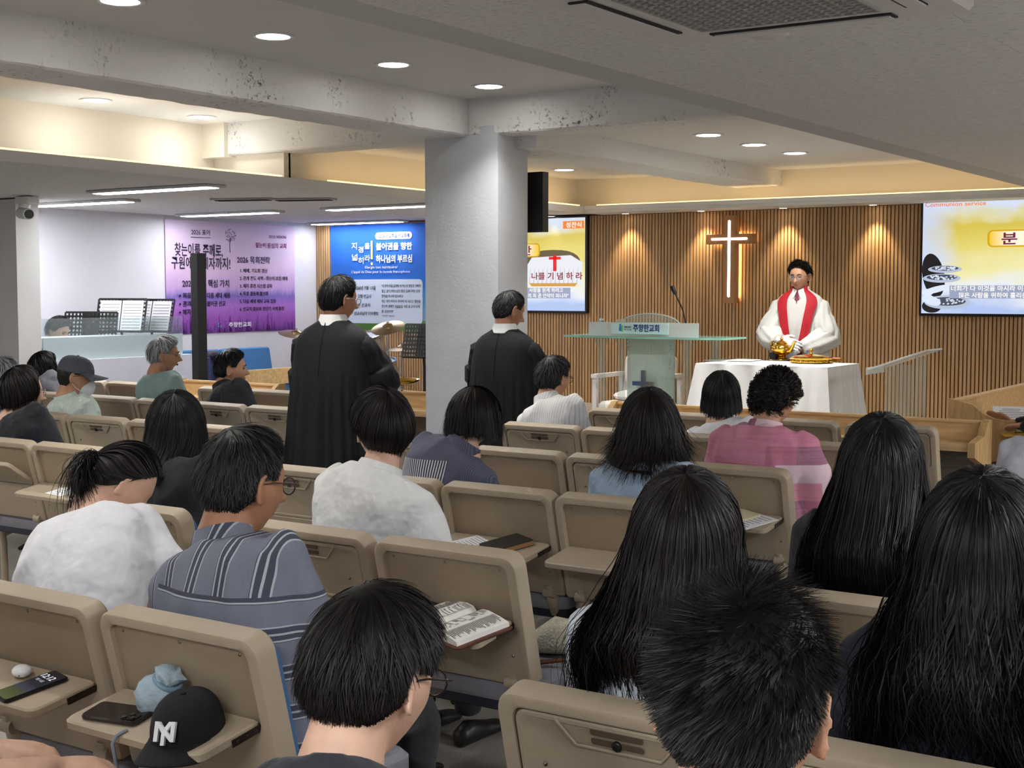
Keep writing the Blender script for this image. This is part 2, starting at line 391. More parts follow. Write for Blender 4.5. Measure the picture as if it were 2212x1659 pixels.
# plane of the back: local x across, y up along the back, z out of the rear face (towards the camera side)
BT = Matrix.Translation((0, 0, CHZ)) @ Matrix.Rotation(math.pi/2+LEAN, 4, 'X')
# check: local +y -> up and backwards; local +z -> rear (-Y)
def back_mesh():
    mb = MB(); H = .395; W = CW; R = .042
    def ring(ins, z, it=None, ib=None, r=None):
        it = ins if it is None else it; ib = ins if ib is None else ib; r = max(.004, R-ins*.55) if r is None else r
        w = W-2*ins; h = H-it-ib; yc = -it-h/2
        return [(x, y, z) for x, y in rrect(w, h, [.012, .012, r, r], 6, 0, yc)]
    rings = [ring(.006, -.062), ring(0, -.055), ring(0, -.008), ring(.003, -.002), ring(.008, 0), ring(.028, 0, .024, .180), ring(.032, -.003, .028, .182), ring(.033, -.016, .029, .183)]
    mb.loft(rings, True, True, BT); return mb
def tray_mesh():
    # local: x across, y from hinge (0) to free end (.196), z thickness 0..-.02 (face that shows when shut = z 0)
    mb = MB(); w, h = .428, .180
    rings = [[(x, y, z) for x, y in rrect(w-2*i, h-2*i, [.01, .01, .026, .026], 6, 0, h/2)] for i, z in [(.004, -.022), (0, -.018), (0, -.003), (.003, 0), (.010, 0), (.013, -.0025)]]
    mb.loft(rings); return mb
def tube_outline(mb, pts, r, T): mb.tube([Vector((x, y, .0)) for x, y in pts], r, 6, T)
chair_me = {}
def mk(name, mb, mat, smooth=35):
    o = mb.build(name, mat, None, smooth); me = o.data; bpy.data.objects.remove(o); chair_me[name] = (me,)
    return me
me_back = mk('back_shell', back_mesh(), beige)
me_panel = mk('back_panel', (lambda m: (rprism(m, .436, .2, .004, .03, .001, 5, BT @ Matrix.Translation((0, -.127, -.0185))), m)[1])(MB()), beige_d)
me_tray = mk('tray', tray_mesh(), beige)
def _latch():
    m = MB(); m.tube([(-.125,.005,.0),(-.085,-.04,.0),(.085,-.04,.0),(.125,.005,.0)], .0028, 6); return m
me_latch = mk('latch_outline', _latch(), beige)
def _slots():
    m = MB()
    for y in (-.008, -.026): rprism(m, .105, .012, .002, .004, .0005, 4, Matrix.Translation((0, y, -.0018)))
    return m
me_slot = mk('finger_slot', _slots(), slotm)
def _lock():
    m = MB(); m.lathe([(.010, -.001), (.010, .003), (.008, .005), (.004, .0052), (.0035, .003)], 16); return m
me_lock = mk('lock_button', _lock(), blackp)
me_screw = mk('screw', (lambda m: (m.lathe([(.0045, -.001), (.0045, .001), (.003, .0025), (.0005, .003)], 10), m)[1])(MB()), steel)
def _hinge():
    m = MB(); m.bx((-.0015, .0, -.013), (.0015, .085, .003))
    for y in (.012, .04, .07): m.lathe([(.004, 0), (.003, .0015), (.0005, .002)], 8, Matrix.Translation((.0015, y, -.005)) @ Matrix.Rotation(math.pi/2, 4, 'Y'))
    return m
me_hinge = mk('hinge_plate', _hinge(), darkm)
def _bcush():
    m = MB(); H = .335
    rings = [[(x, y, z) for x, y in rrect(.455-2*i, H-2*i, .03, 5, 0, -.045-H/2)] for i, z in [(0, -.06), (-.001, -.075), (.006, -.092), (.03, -.102)]]
    m.loft(rings, True, True, BT); return m
me_bc = mk('back_cushion', _bcush(), bluef)
def _seat():
    m = MB()
    T = Matrix.Translation((0, .335, .415))
    rings = [[(x, y, z) for x, y in rrect(.475-2*i, .44-2*i, .04, 5)] for i, z in [(.01, -.02), (0, 0), (0, .03), (.012, .045), (.06, .052)]]
    m.loft(rings, True, True, T); return m
me_seat = mk('seat_cushion', _seat(), greyf)
me_su = mk('seat_base', (lambda m: (rprism(m, .46, .42, .035, .03, .004, 4, Matrix.Translation((0, .335, .365))), m)[1])(MB()), navym)
def _leg(s):
    m = MB(); x = .185*s
    m.tube([(x, .105, .50), (x, .12, .44), (x, .15, .37), (x, .165, .30), (x, .17, .03)], [.026, .026, .022, .018, .018], 10)
    m.tube([(x, .17, .34), (x, .30, .375), (x, .46, .375)], .014, 8)
    return m
me_leg = {s: mk('leg', _leg(s), beige, 60) for s in (-1, 1)}
def _foot(s):
    m = MB(); x = .185*s; m.tube([(x, .0, .018), (x, .03, .026), (x, .17, .034), (x, .42, .026), (x, .46, .014)], [.012, .016, .018, .016, .010], 8); return m
me_foot = {s: mk('foot', _foot(s), darkm, 60) for s in (-1, 1)}
def _brk(s):
    m = MB(); m.tube([(.185*s-.022, .10, .465), (.185*s+.022, .10, .465)], .02, 14); return m
me_brk = {s: mk('bracket', _brk(s), beige, 40) for s in (-1, 1)}
def part(name, me, parent, T=None):
    o = bpy.data.objects.new(name, me); COL.objects.link(o); o.parent = parent
    if T is not None: o.matrix_local = T
    return o
HINGE = BT @ Matrix.Translation((0, -.212, -.004))
def tray_matrix(open_deg):
    """0 shut against the back, 90 = folded down as a desk"""
    return HINGE @ Matrix.Rotation(math.radians(open_deg), 4, 'X')
CHAIRS = []
def chair(X0, Y, opened=0, label='', rz=0., dy=0., w=None):
    """X0: left edge of the back in the room"""
    e = empty('row_chair', (X0+CW/2, Y+dy, 0), rz, label, 'chair', 'beige row chairs with folding trays')
    part('back_shell', me_back, e); part('back_panel', me_panel, e)
    tm = tray_matrix(opened); t = part('tray', me_tray, e, tm)
    lm = Matrix.Translation((0, .172, .001))
    if opened < 45:
        part('latch_outline', me_latch, t, lm); part('finger_slot', me_slot, t, lm); part('lock_button', me_lock, t, lm @ Matrix.Translation((0, -.027, .0)))
        part('screw', me_screw, t, Matrix.Translation((.16, .075, 0))); part('screw', me_screw, t, Matrix.Translation((-.16, .075, 0)))
    else:
        for x in (-.185, 0, .185): part('screw', me_screw, e, BT @ Matrix.Translation((x, -.045, -.0145)))
        for s in (-1, 1): part('hinge_plate', me_hinge, t, Matrix.Translation((s*.2155, 0, 0)))
    for x in (-.2, .2): part('screw', me_screw, e, BT @ Matrix.Translation((x, -.30, 0)))
    part('back_cushion', me_bc, e); part('seat_cushion', me_seat, e); part('seat_base', me_su, e)
    for s in (-1, 1):
        part('leg', me_leg[s], e); part('foot', me_foot[s], e); part('bracket', me_brk[s], e)
    e['tray'] = opened
    CHAIRS.append(e); return e
RY = dict(Z=.95, A=2.03, B=3.065, C=4.10, D=5.13, E=6.17, F=7.20)
chairs = [
 ('A', -3.04, 85, 'beige chair with open tray holding a phone and white earbuds case'),
 ('A', -2.512, 85, 'beige chair with open tray holding black cap and blue pouch'),
 ('A', -1.408, 0, 'beige chair with shut tray and large latch at bottom centre, nearest the camera'),
 ('A', -.885, 0, 'beige chair behind the spiky haired boy, under the long haired woman in white'),
 ('A', -.36, 0, 'beige chair under the wavy haired woman at the right edge'),
 ('B', -3.87, 85, 'beige chair with open tray between white T-shirt woman and plaid shirt man'),
 ('B', -3.085, 0, 'beige chair with shut latch tray directly behind the white blouse woman'),
 ('B', -2.558, 85, 'beige chair whose open tray holds the open bible'),
 ('B', -1.42, 85, 'beige chair behind the woman with straight hair down to a black top'),
 ('B', -.88, 85, 'beige chair in front of the wavy haired woman, mostly hidden'),
 ('C', -6.03, 40, 'beige chair at left edge with its tray half lowered'),
 ('C', -5.522, 85, 'beige chair with open empty tray above the ponytail woman'),
 ('C', -5.01, 85, 'beige chair hidden behind the ponytail woman and the black bob'),
 ('C', -4.12, 0, 'beige chair with shut tray between plaid shirt man and white blouse woman'),
 ('C', -3.605, 85, 'beige chair in front of the white blouse woman'),
 ('C', -3.092, 85, 'beige chair whose open tray holds a black book and papers'),
 ('C', -2.585, 85, 'beige chair with empty open tray below the denim blouse woman'),
 ('D', -7.09, 85, 'beige chair at the far left behind the mint shirt man'),
 ('D', -6.575, 0, 'beige chair with shut tray beside the black top bob woman'),
 ('D', -6.06, 85, 'beige chair with open tray, brown folder on it, left of the black bob'),
 ('D', -5.5, 85, 'beige chair at the aisle end just right of the black bob'),
 ('D', -4.2, 0, 'beige chair half hidden between white blouse and striped shirt women'),
 ('D', -3.69, 85, 'beige chair with open tray right of the striped shirt woman'),
 ('D', -3.175, 0, 'beige chair with shut tray left of the denim blouse woman'),
 ('D', -2.63, 85, 'beige chair whose open tray holds a green spiral notebook'),
 ('D', -1.5, 0, 'beige chair at the right edge in front of wavy hair'),
 ('E', -8.22, 85, 'beige chair behind the cap wearing man'),
 ('E', -7.71, 85, 'beige chair right of the white face mask'),
 ('E', -7.20, 85, 'beige chair directly behind the sage T-shirt man'),
 ('E', -6.69, 0, 'beige chair with shut latch tray behind the black suit man'),
 ('E', -6.18, 0, 'beige chair with shut tray touching the left robed elder'),
 ('E', -4.235, 0, 'beige chair with shut tray behind the white shirt man'),
 ('E', -3.725, 85, 'beige chair with open tray between white shirt man and denim woman'),
 ('E', -3.215, 85, 'beige chair behind the short bob woman in white'),
 ('E', -2.70, 85, 'beige chair whose open tray holds a book and tablet, right of pink plaid'),
 ('F', -9.25, 0, 'beige chair beyond the white face mask, farthest row at left'),
 ('F', -8.735, 85, 'beige chair beyond the sage T-shirt man, farthest row'),
 ('F', -7.70, 85, 'beige chair in front of the black suit man, left one'),
 ('F', -7.185, 85, 'beige chair in front of the black suit man, right one'),
 ('F', -4.29, 0, 'beige chair with shut tray in front of the clear lectern'),
 ('F', -3.78, 85, 'beige chair before the short bob woman, farthest row'),
 ('F', -3.205, 85, 'beige chair with three screws in front of the pink plaid woman'),
 ('F', -2.665, 0, 'beige chair with shut tray before the straight black hair, by the wooden desk'),
 ('Z', -1.35, 0, 'beige chair under the boy with glasses, below the frame'),
 ('Z', -.75, 0, 'beige chair under the spiky haired boy, below the frame'),
 ('Z', -2.62, 0, 'beige chair under the bare legged person in the lower left corner'),
]
CH = {}
for i, (r, x, o, l) in enumerate(chairs):
    CH[(r, x)] = chair(x, RY[r], o, l, rz=random.uniform(-.006, .006))
# ================================================================== people
from mathutils import noise as mnoise
def sstep(a, b, x):
    t = np.clip((x-a)/(b-a), 0, 1); return t*t*(3-2*t)
def fuse(mb, voxel, smooth=6, fac=.5):
    """one continuous surface from overlapping closed shapes"""
    me = bpy.data.meshes.new('f'); me.from_pydata([tuple(p) for p in mb.v], [], mb.f); me.update()
    o = bpy.data.objects.new('f', me)
    r = o.modifiers.new('r', 'REMESH'); r.mode = 'VOXEL'; r.voxel_size = voxel; r.use_smooth_shade = True
    if smooth:
        s = o.modifiers.new('s', 'SMOOTH'); s.factor = fac; s.iterations = smooth
    out = evalmesh(o); bpy.data.meshes.remove(me); return out
def wrinkle(me, amp, freq, seed=0., stretch=(1,1,1)):
    n = len(me.vertices); co = np.empty(n*3, np.float32); me.vertices.foreach_get('co', co); co = co.reshape(-1, 3)
    nr = np.empty(n*3, np.float32); me.vertices.foreach_get('normal', nr); nr = nr.reshape(-1, 3)
    q = co*np.array(stretch)*freq+seed
    d = np.array([abs(mnoise.noise(Vector(v))) for v in q])
    co += nr*((.28-d)*amp*2)[:, None]
    me.vertices.foreach_set('co', co.ravel()); me.update()
def finish(name, me, mat, parent):
    me.materials.clear(); me.materials.append(mat); me.name = name
    return link(name, me, parent, 180)
# ---- head
def head_shape(nu=44, nv=32):
    V = []; 
    th = np.linspace(0, 2*np.pi, nu, endpoint=False)
    ph = np.linspace(0, np.pi, nv+2)[1:-1]
    T, P = np.meshgrid(th, ph); dx = np.sin(P)*np.sin(T); dy = np.sin(P)*np.cos(T); dz = np.cos(P)
    x, y, z = .0765*dx, .095*dy, .118*dz
    w = sstep(0, -.1, z); x = x*(1-.24*w); y = np.where(dy < 0, y*(1-.38*w), y)
    x = x*(1-.10*sstep(.03, .1, y)*sstep(.08, -.02, z))
    y = np.where(dy > 0, y*(1-.05*np.exp(-(x/.03)**2)), y)
    f = sstep(.25, .75, dy); ax = np.abs(x)
    g = np.where(z > -.028, np.clip((.02-z)/.048, 0, 1), np.exp(-((z+.028)/.008)**2))
    y = y+f*(.040*g*np.exp(-(x/(.008+.006*g))**2)
             - .009*np.exp(-((ax-.031)/.015)**2-((z-.010)/.012)**2) + .004*np.exp(-((z-.032)/.010)**2)*np.exp(-(x/.05)**2)
             + .007*np.exp(-(x/.024)**2-((z+.056)/.011)**2) - .004*np.exp(-(x/.03)**2-((z+.076)/.008)**2)
             + .010*np.exp(-(x/.022)**2-((z+.099)/.016)**2) + .005*np.exp(-((ax-.044)/.02)**2-((z+.022)/.022)**2))
    n = nu; vs = np.stack([x, y, z], -1).reshape(-1, 3); fs = []
    for i in range(nv-1):
        for j in range(nu): k = (j+1) % nu; fs.append((i*n+j, (i+1)*n+j, (i+1)*n+k, i*n+k))
    fs.append(list(range(nu))); fs.append([(nv-1)*nu+j for j in range(nu)][::-1])
    return [Vector(v) for v in vs], fs
HV, HF = head_shape()
def add_head(mb, Rh, hs=1.):
    S = Rh @ Matrix.Scale(hs, 4); mb.add(HV, HF, S)
    for s in (-1, 1):
        E = S @ Matrix.Translation((s*.079, -.012, -.006)) @ Matrix.Rotation(s*math.radians(24), 4, 'Z') @ Matrix.Rotation(math.radians(-10), 4, 'X')
        pts = [(s*(.004+.004*math.sin(a)), .018*math.cos(a)*(1 if math.sin(a) > 0 else .8), .034*math.sin(a)) for a in [math.radians(q) for q in range(-100, 131, 21)]]
        pts = [(s*.007, -q[1]-.002, q[2]) for q in pts]
        mb.tube(pts, [.004]+[.0055]*(len(pts)-2)+[.004], 7, E)
        mb.ell((s*.001, .002, -.002), (.0055, .017, .030), 10, 8, E)
        mb.ell((s*.003, .006, -.026), (.006, .009, .011), 8, 6, E)
def add_hand(mb, W, d, up, side, curl=.5, sc=1.):
    """hand at wrist W: d finger direction, up = back of the hand, side = +1 thumb towards d x up"""
    d = Vector(d).normalized(); up = Vector(up); up = (up-d*up.dot(d)).normalized(); lat = d.cross(up).normalized()*side
    T = frame(W, lat, d) if side > 0 else frame(W, lat, d)
    z = up; P = lambda a, b, c: Vector(W)+lat*a*sc+d*b*sc+z*c*sc
    rings = []
    for b, wd, th in [(-.02, .026, .019), (.01, .030, .018), (.04, .038, .016), (.07, .042, .014), (.092, .040, .011)]:
        rings.append([P(wd*math.cos(2*math.pi*j/12), b, th*math.sin(2*math.pi*j/12)) for j in range(12)])
    mb.loft(rings)
    for k, (a, ln) in enumerate([(.030, .072), (.010, .082), (-.011, .076), (-.031, .058)]):
        pts = [P(a, .075, 0)]; ang = 0.; q = (.085, 0.)
        b, c = .088, 0.
        for s_, seg in enumerate((.42, .32, .26)):
            ang += curl*(.7 if s_ == 0 else .9); b += seg*ln*math.cos(ang); c -= seg*ln*math.sin(ang); pts.append(P(a*(1+.03*s_), b, c))
        mb.tube(pts, [.0095*sc, .0092*sc, .0085*sc, .0066*sc], 8)
    pts = [P(.022, .012, -.002), P(.046, .034, -.008), P(.058, .062, -.014), P(.058, .086, -.022)]
    mb.tube(pts, [.0125*sc, .012*sc, .0105*sc, .0075*sc], 8)
# ---- hair
HAIRM = {}
def hair_mat(name, dark=(14,11,11), lite=(52,42,38), rough=.5):
    if name in HAIRM: return HAIRM[name]
    m, nt, b = newmat(name); L = nt.links
    a = N(nt, 'ShaderNodeAttribute'); a.attribute_name = 'shade'
    r = N(nt, 'ShaderNodeValToRGB'); r.color_ramp.elements[0].color = lin(dark); r.color_ramp.elements[1].color = lin(lite)
    L.new(a.outputs['Fac'], r.inputs['Fac']); L.new(r.outputs['Color'], b.inputs['Base Color'])
    b.inputs['Roughness'].default_value = rough; b.inputs['Specular IOR Level'].default_value = .3
    b.inputs['Anisotropic'].default_value = .5
    HAIRM[name] = m; return m
LINE = ([0, 30, 50, 66, 80, 94, 112, 140, 180], [74, 76, 83, 98, 88, 86, 108, 116, 117])
class Hair:
    def __init__(s, Rh, hs, seed, tilt=.45, pole=None):
        s.Rh = np.array(Rh); s.hs = hs; s.rng = np.random.default_rng(seed); s.V = []; s.F = []; s.A = []; s.n = 0
        p = np.array(pole if pole is not None else (0, -tilt, .9), float); p /= np.linalg.norm(p)
        r = np.array([1., 0, 0]); r -= p*(r@p); r /= np.linalg.norm(r); s.p, s.r, s.fw = p, r, np.cross(p, r)
        if s.fw[1]*(1 if abs(p[1]) < .9 else 0) < 0: s.fw = -s.fw
    def scalp(s, phi, al, ext):
        d = np.cos(al)[..., None]*s.p+np.sin(al)[..., None]*(np.cos(phi)[..., None]*s.fw+np.sin(phi)[..., None]*s.r)
        a = np.array([.079, .098, .110])*s.hs; ext = np.asarray(ext)
        ax = a+(ext[..., None] if ext.ndim else ext)
        return d/np.sqrt(((d/ax)**2).sum(-1))[..., None]+np.array([0, -.004, .010])*s.hs, d
    def world(s, P): return P@s.Rh[:3, :3].T+s.Rh[:3, 3]
    def path(s, phi, al0, S, ext, rel, flare=0., face=0., curl=0., curls=.08, total=None, inward=0.):
        """phi [n,1], al0 [n,1], S [n,k] arc length; beyond rel the hair hangs straight down"""
        R = .105*s.hs; phi = np.broadcast_to(phi, S.shape).copy(); rel = np.broadcast_to(rel, S.shape)
        al = al0+S/R; h = np.maximum(0, (al-rel))*R; al = np.minimum(al, rel)
        if face:
            ph = (phi+np.pi) % (2*np.pi)-np.pi; k = sstep(.75, 1.45, al)*(np.abs(ph) < face)
            phi = ph+(np.sign(ph)*face-ph)*k
        P, D = s.scalp(phi, al, ext); W = s.world(P); O = D@s.Rh[:3, :3].T; O[..., 2] = 0
        O /= np.maximum(np.linalg.norm(O, axis=-1, keepdims=True), 1e-6)
        W[..., 2] -= h
        W += O*(flare*h-inward*sstep(.0, .1, h)*.02)[..., None]
        if curl:
            tt = total if total is not None else S.max()
            e = sstep(tt-curls, tt, S); W -= O*(curl*e**2)[..., None]
        return W, O, h
    def shell(s, W, shade=.08, closed=False):
        n, k = W.shape[:2]; base = s.n; s.V.append(W.reshape(-1, 3)); s.n += n*k; s.A.append(np.full(n*k, shade))
        I = np.arange(n*k).reshape(n, k); J = np.roll(I, -1, 0) if closed else I[1:]; I0 = I if closed else I[:-1]
        F = np.stack([I0[:, :-1], J[:, :-1], J[:, 1:], I0[:, 1:]], -1).reshape(-1, 4)+base; s.F.append(F)
    def ribbons(s, W, O, width, taper=.3, shade=None):
        n, k = W.shape[:2]
        T = np.gradient(W, axis=1); T /= np.maximum(np.linalg.norm(T, axis=-1, keepdims=True), 1e-9)
        B = np.cross(T, O); B /= np.maximum(np.linalg.norm(B, axis=-1, keepdims=True), 1e-6)
        B = B+O*s.rng.normal(0, .5, (n, 1, 1)); B /= np.linalg.norm(B, axis=-1, keepdims=True)
        w = width*(1-(1-taper)*np.linspace(0, 1, k)**2)*s.rng.uniform(.6, 1.3, (n, 1)); w = w[..., None]/2
        Q = np.stack([W-B*w, W+B*w], 2).reshape(-1, 3); base = s.n; s.V.append(Q); s.n += n*k*2
        sh = s.rng.uniform(0, 1, n)**1.6 if shade is None else shade; s.A.append(np.repeat(sh, 2*k))
        I = np.arange(n*k*2).reshape(n, k, 2)
        F = np.stack([I[:, :-1, 0], I[:, :-1, 1], I[:, 1:, 1], I[:, 1:, 0]], -1).reshape(-1, 4)+base; s.F.append(F)
    torso = None
    def avoid(s, W, gap):
        if s.torso is None: return W
        Z, CXs, CYs, A, B = s.torso; z = W[..., 2]
        cx = np.interp(z, Z, CXs); cy = np.interp(z, Z, CYs); a = np.interp(z, Z, A)+gap; b = np.interp(z, Z, B)+gap
        x = (W[..., 0]-cx)/a; y = (W[..., 1]-cy)/b; lim = np.sqrt(np.maximum(0, 1-np.minimum(1, np.abs(x))**2.6)); ins = (np.abs(y) < lim) & (z < Z[-1])
        sg = np.where(y[:, :1] < .35, -1., 1.); need = np.where(ins, np.maximum(0, lim-sg*y), 0)*b*sstep(Z[-1], Z[-1]-.03, z)
        D = np.maximum.accumulate(need, axis=1)
        for _ in range(6): D[:, 1:-1] = np.maximum(D[:, 1:-1], (D[:, :-2]+D[:, 2:])/2)
        W = W.copy(); W[..., 1] += sg*D; pl = -.175+.25*(.84-W[..., 2]); W[..., 1] = np.where(sg < 0, W[..., 1]+np.maximum(0, pl-W[..., 1])*sstep(.95, .85, W[..., 2]), W[..., 1]); return W
    def line(s, phi, add=0.):
        d = np.degrees(np.abs((phi+np.pi) % (2*np.pi)-np.pi)); return np.radians(np.interp(d, *LINE)+add)
    def build(s, mat, parent, name='hair'):
        return npmesh(name, np.concatenate(s.V), np.concatenate(s.F), mat, parent, True, np.concatenate(s.A))
    # -- styles
    def short(s, n=2200, ln=.05, lift=.012, base=.006, add=0., over=.06, width=.0028, k=5, up=0., swirl=.5, top=1., bald=0.):
        ph = np.linspace(0, 2*np.pi, 56, endpoint=False)[:, None]; t = np.linspace(0.001, 1, 14)[None, :]
        al = t*s.line(ph, add); fade = 1-.85*sstep(.6, 1., t)
        W, _ = s.scalp(np.broadcast_to(ph, al.shape), al, base*fade*np.ones_like(al)+.001); s.shell(s.world(W), .05, True)
        phi = s.rng.uniform(0, 2*np.pi, (n, 1)); lim = s.line(phi, add); a0 = np.sqrt(s.rng.uniform(.0, 1, (n, 1)))*lim
        lw = (1-.9*sstep(.42, 1., a0/lim)); L = ln*lw*s.rng.uniform(.7, 1.15, (n, 1)); S = np.linspace(0, 1, k)[None, :]*L
        cl = (np.floor(phi*9)*7.3+np.floor(a0*6)*3.1); sw = np.sin(cl*12.9)*.5
        e = base*.7*(1-.6*sstep(.8, 1, a0/lim))+(lift*lw+up*L)*(S/L)**1.1*s.rng.uniform(.5, 1.2, (n, 1))+np.abs(np.sin(cl*5.1))*lift*.3*lw
        al = a0+S/(.105*s.hs)*(1-.75*min(1, up)); phis = phi+(swirl*.6+sw*.8)*(S/.05)*.35
        al = np.minimum(al, lim+over)
        P, D = s.scalp(phis, al, e); W = s.world(P); O = D@s.Rh[:3, :3].T; s.ribbons(W, O, width)
        return s
    def hang(s, ln=.3, n=2200, ext=.018, rel=90, flare=.06, face=.95, width=.003, wave=0., wf=22., k=10, curl=0., curls=.08, clump=.012, bangs=0., fuzz=.1, inward=0., back=None, relf=None):
        relr = math.radians(rel); L0 = ln
        ns = 48; ph = np.linspace(.03, 2*np.pi-.03, ns)[:, None]; S = np.linspace(.002, L0*.97, 20)[None, :]*np.ones((ns, 1))
        W, O, h = s.path(ph, np.zeros((ns, 1)), S, ext*(.38+.42*sstep(0, .16, S)), relr, flare, face, curl, curls, L0, inward)
        W = s.avoid(W, .010)
        s.shell(W, .04)
        phi = s.rng.uniform(0.02, 2*np.pi-.02, (n, 1)); a0 = 1.15*s.rng.uniform(0., 1., (n, 1))**1.9+.004
        L = L0*s.rng.uniform(.9, 1.04, (n, 1))-a0*.1; S = np.linspace(0, 1, k)[None, :]*L; tot = S.max()
        c = np.floor(phi*11); cs = np.sin(c*12.9898)*43758.5; cs = cs-np.floor(cs)
        dev = (cs-.5)*clump*9*(S/L0)**1.3; e = ext*(.70+.42*s.rng.uniform(0, 1, (n, 1)))*np.minimum(1, .72+S*3.)
        W, O, h = s.path(phi+dev, a0, S, e, relr, flare, face, curl, curls, L0-.1*a0, inward)
        W = s.avoid(W, .012+.02*s.rng.uniform(0, 1, (n, 1)))
        if wave:
            pz = cs*6.28+s.rng.normal(0, .5, (n, 1)); am = wave*sstep(.10, .30, S)
            Tn = np.cross(O, np.array([0, 0, 1.])); W = W+Tn*(am*np.sin(S*wf+pz))[..., None]+O*(am*.7*np.cos(S*wf*1.1+pz*1.7))[..., None]
        W = W+(s.rng.normal(0, fuzz, (n, 1, 3))*((S/L0)**2)[..., None])*.05
        s.ribbons(W, O, width)
        if bangs:
            m = 260; phi = s.rng.uniform(-.9, .9, (m, 1)); L = bangs*s.rng.uniform(.85, 1.1, (m, 1)); S = np.linspace(0, 1, 7)[None, :]*L
            P, D = s.scalp(phi+.25*S/L, .25+S/.105, ext*np.ones_like(S)); s.ribbons(s.world(P), D@s.Rh[:3, :3].T, width*1.5)
            ph = np.linspace(-.9, .9, 16)[:, None]; S = np.linspace(0, bangs*.95, 10)[None, :]*np.ones((16, 1)); P, D = s.scalp(np.broadcast_to(ph, S.shape), .1+S/.105, ext*.8*np.ones_like(S)); s.shell(s.world(P), .05)
        return s
    def curly(s, n=2600, ext=.026, add=4, width=.003, amp=.006):
        ph = np.linspace(0, 2*np.pi, 56, endpoint=False)[:, None]; t = np.linspace(0.01, 1, 16)[None, :]
        al = t*s.line(ph, add); b = ext*.6*(1-.5*sstep(.8, 1, t))*(1+.25*np.sin(ph*9+t*17)*np.sin(t*23)); W, _ = s.scalp(np.broadcast_to(ph, al.shape), al, b); s.shell(s.world(W), .05, True)
        phi = s.rng.uniform(0, 2*np.pi, (n, 1)); lim = s.line(phi, add); a0 = np.sqrt(s.rng.uniform(0, 1, (n, 1)))*lim*.97
        k = 9; S = np.linspace(0, .055, k)[None, :]*s.rng.uniform(.7, 1.3, (n, 1)); ps = s.rng.uniform(0, 6.28, (n, 1)); c = np.floor(phi*6)+np.floor(a0*5)*13; dirn = np.sin(c*7.7)*2.2
        e = ext*(.45+.55*np.sin(S/.055*3.0))*s.rng.uniform(.6, 1.25, (n, 1))+amp*np.sin(S*230+ps)
        al = a0+S*np.cos(dirn)/.11; phis = phi+(S*np.sin(dirn)/.11+amp*6*np.cos(S*230+ps))/np.maximum(.35, np.sin(a0))
        al = np.minimum(al, lim+.12); P, D = s.scalp(phis, al, e); s.ribbons(s.world(P), D@s.Rh[:3, :3].T, width)
        return s
    def tail(s, n=900, tie=None, ln=.16, width=.0028):
        """swept back to a tie: pole = tie point"""
        ph = np.linspace(0, 2*np.pi, 56, endpoint=False)[:, None]; t = np.linspace(0.02, 1, 18)[None, :]
        lim = s.tail_lim(ph); al = t*lim; W, _ = s.scalp(np.broadcast_to(ph, al.shape), al, .008*np.ones_like(al)); s.shell(s.world(W), .06, True)
        m = 2600; phi = s.rng.uniform(0, 2*np.pi, (m, 1)); lim = s.tail_lim(phi); u = np.linspace(1, .03, 12)[None, :]*s.rng.uniform(.4, 1.0, (m, 1)); al = u*lim
        e = .009+s.rng.uniform(0, .006, (m, 1))+.004*np.sin(phi*23)*np.sin(u*3.0); P, D = s.scalp(phi+.15*np.sin(u*6+phi*3), al, e); s.ribbons(s.world(P), D@s.Rh[:3, :3].T, width)
        return s
    def tail_lim(s, phi):
        # front hairline is far from the tie, nape is near
        d = np.degrees(np.abs((phi+np.pi) % (2*np.pi)-np.pi)); return np.radians(np.interp(d, [0, 40, 75, 110, 150, 180], [133, 122, 95, 70, 40, 34]))
blackhair = hair_mat('hair_black', (5,5,6), (32,28,29))
brownhair = hair_mat('hair_brown_black', (7,6,6), (38,30,28))
grayhair = hair_mat('hair_silver', (120,120,122), (225,225,226), .5)
salthair = hair_mat('hair_salted', (12,12,13), (72,69,69))
# ---- clothes materials
def cloth(name, col, var=.06, bump=.25, scale=10, rough=.9, **k): return M(name, col, rough, var=var, scale=scale, bump=min(1, bump*2), bscale=13, bdist=.035, sheen=.1, detail=4, **k)
def pattern(name, fn, rough=.9, bump=.2, bscale=30):
    if name in MATS: return MATS[name]
    m, nt, b = newmat(name); L = nt.links; tc = N(nt, 'ShaderNodeTexCoord'); sp = N(nt, 'ShaderNodeSeparateXYZ'); L.new(tc.outputs['Object'], sp.inputs[0])
    def math_(op, a, c=None):
        n = N(nt, 'ShaderNodeMath', operation=op)
        for i, v in enumerate((a, c)):
            if v is None: continue
            if isinstance(v, (int, float)): n.inputs[i].default_value = v
            else: L.new(v, n.inputs[i])
        return n.outputs[0]
    def mix(f, a, c):
        n = N(nt, 'ShaderNodeMix', data_type='RGBA')
        for i, v in ((0, f), (6, a), (7, c)):
            if isinstance(v, (int, float)): n.inputs[i].default_value = v
            elif isinstance(v, tuple): n.inputs[i].default_value = v if len(v) == 4 else lin(v)
            else: L.new(v, n.inputs[i])
        return n.outputs[2]
    def noise_(scale, detail=3, vec=None):
        n = N(nt, 'ShaderNodeTexNoise'); n.inputs['Scale'].default_value = scale; n.inputs['Detail'].default_value = detail; L.new(vec or tc.outputs['Object'], n.inputs['Vector']); return n.outputs['Fac']
    colr = fn(sp.outputs, math_, mix, noise_, nt, tc); L.new(colr, b.inputs['Base Color']); b.inputs['Roughness'].default_value = rough
    nz = noise_(bscale, 3); bp = N(nt, 'ShaderNodeBump'); bp.inputs['Strength'].default_value = bump; bp.inputs['Distance'].default_value = .01; L.new(nz, bp.inputs['Height']); L.new(bp.outputs['Normal'], b.inputs['Normal'])
    MATS[name] = m; return m
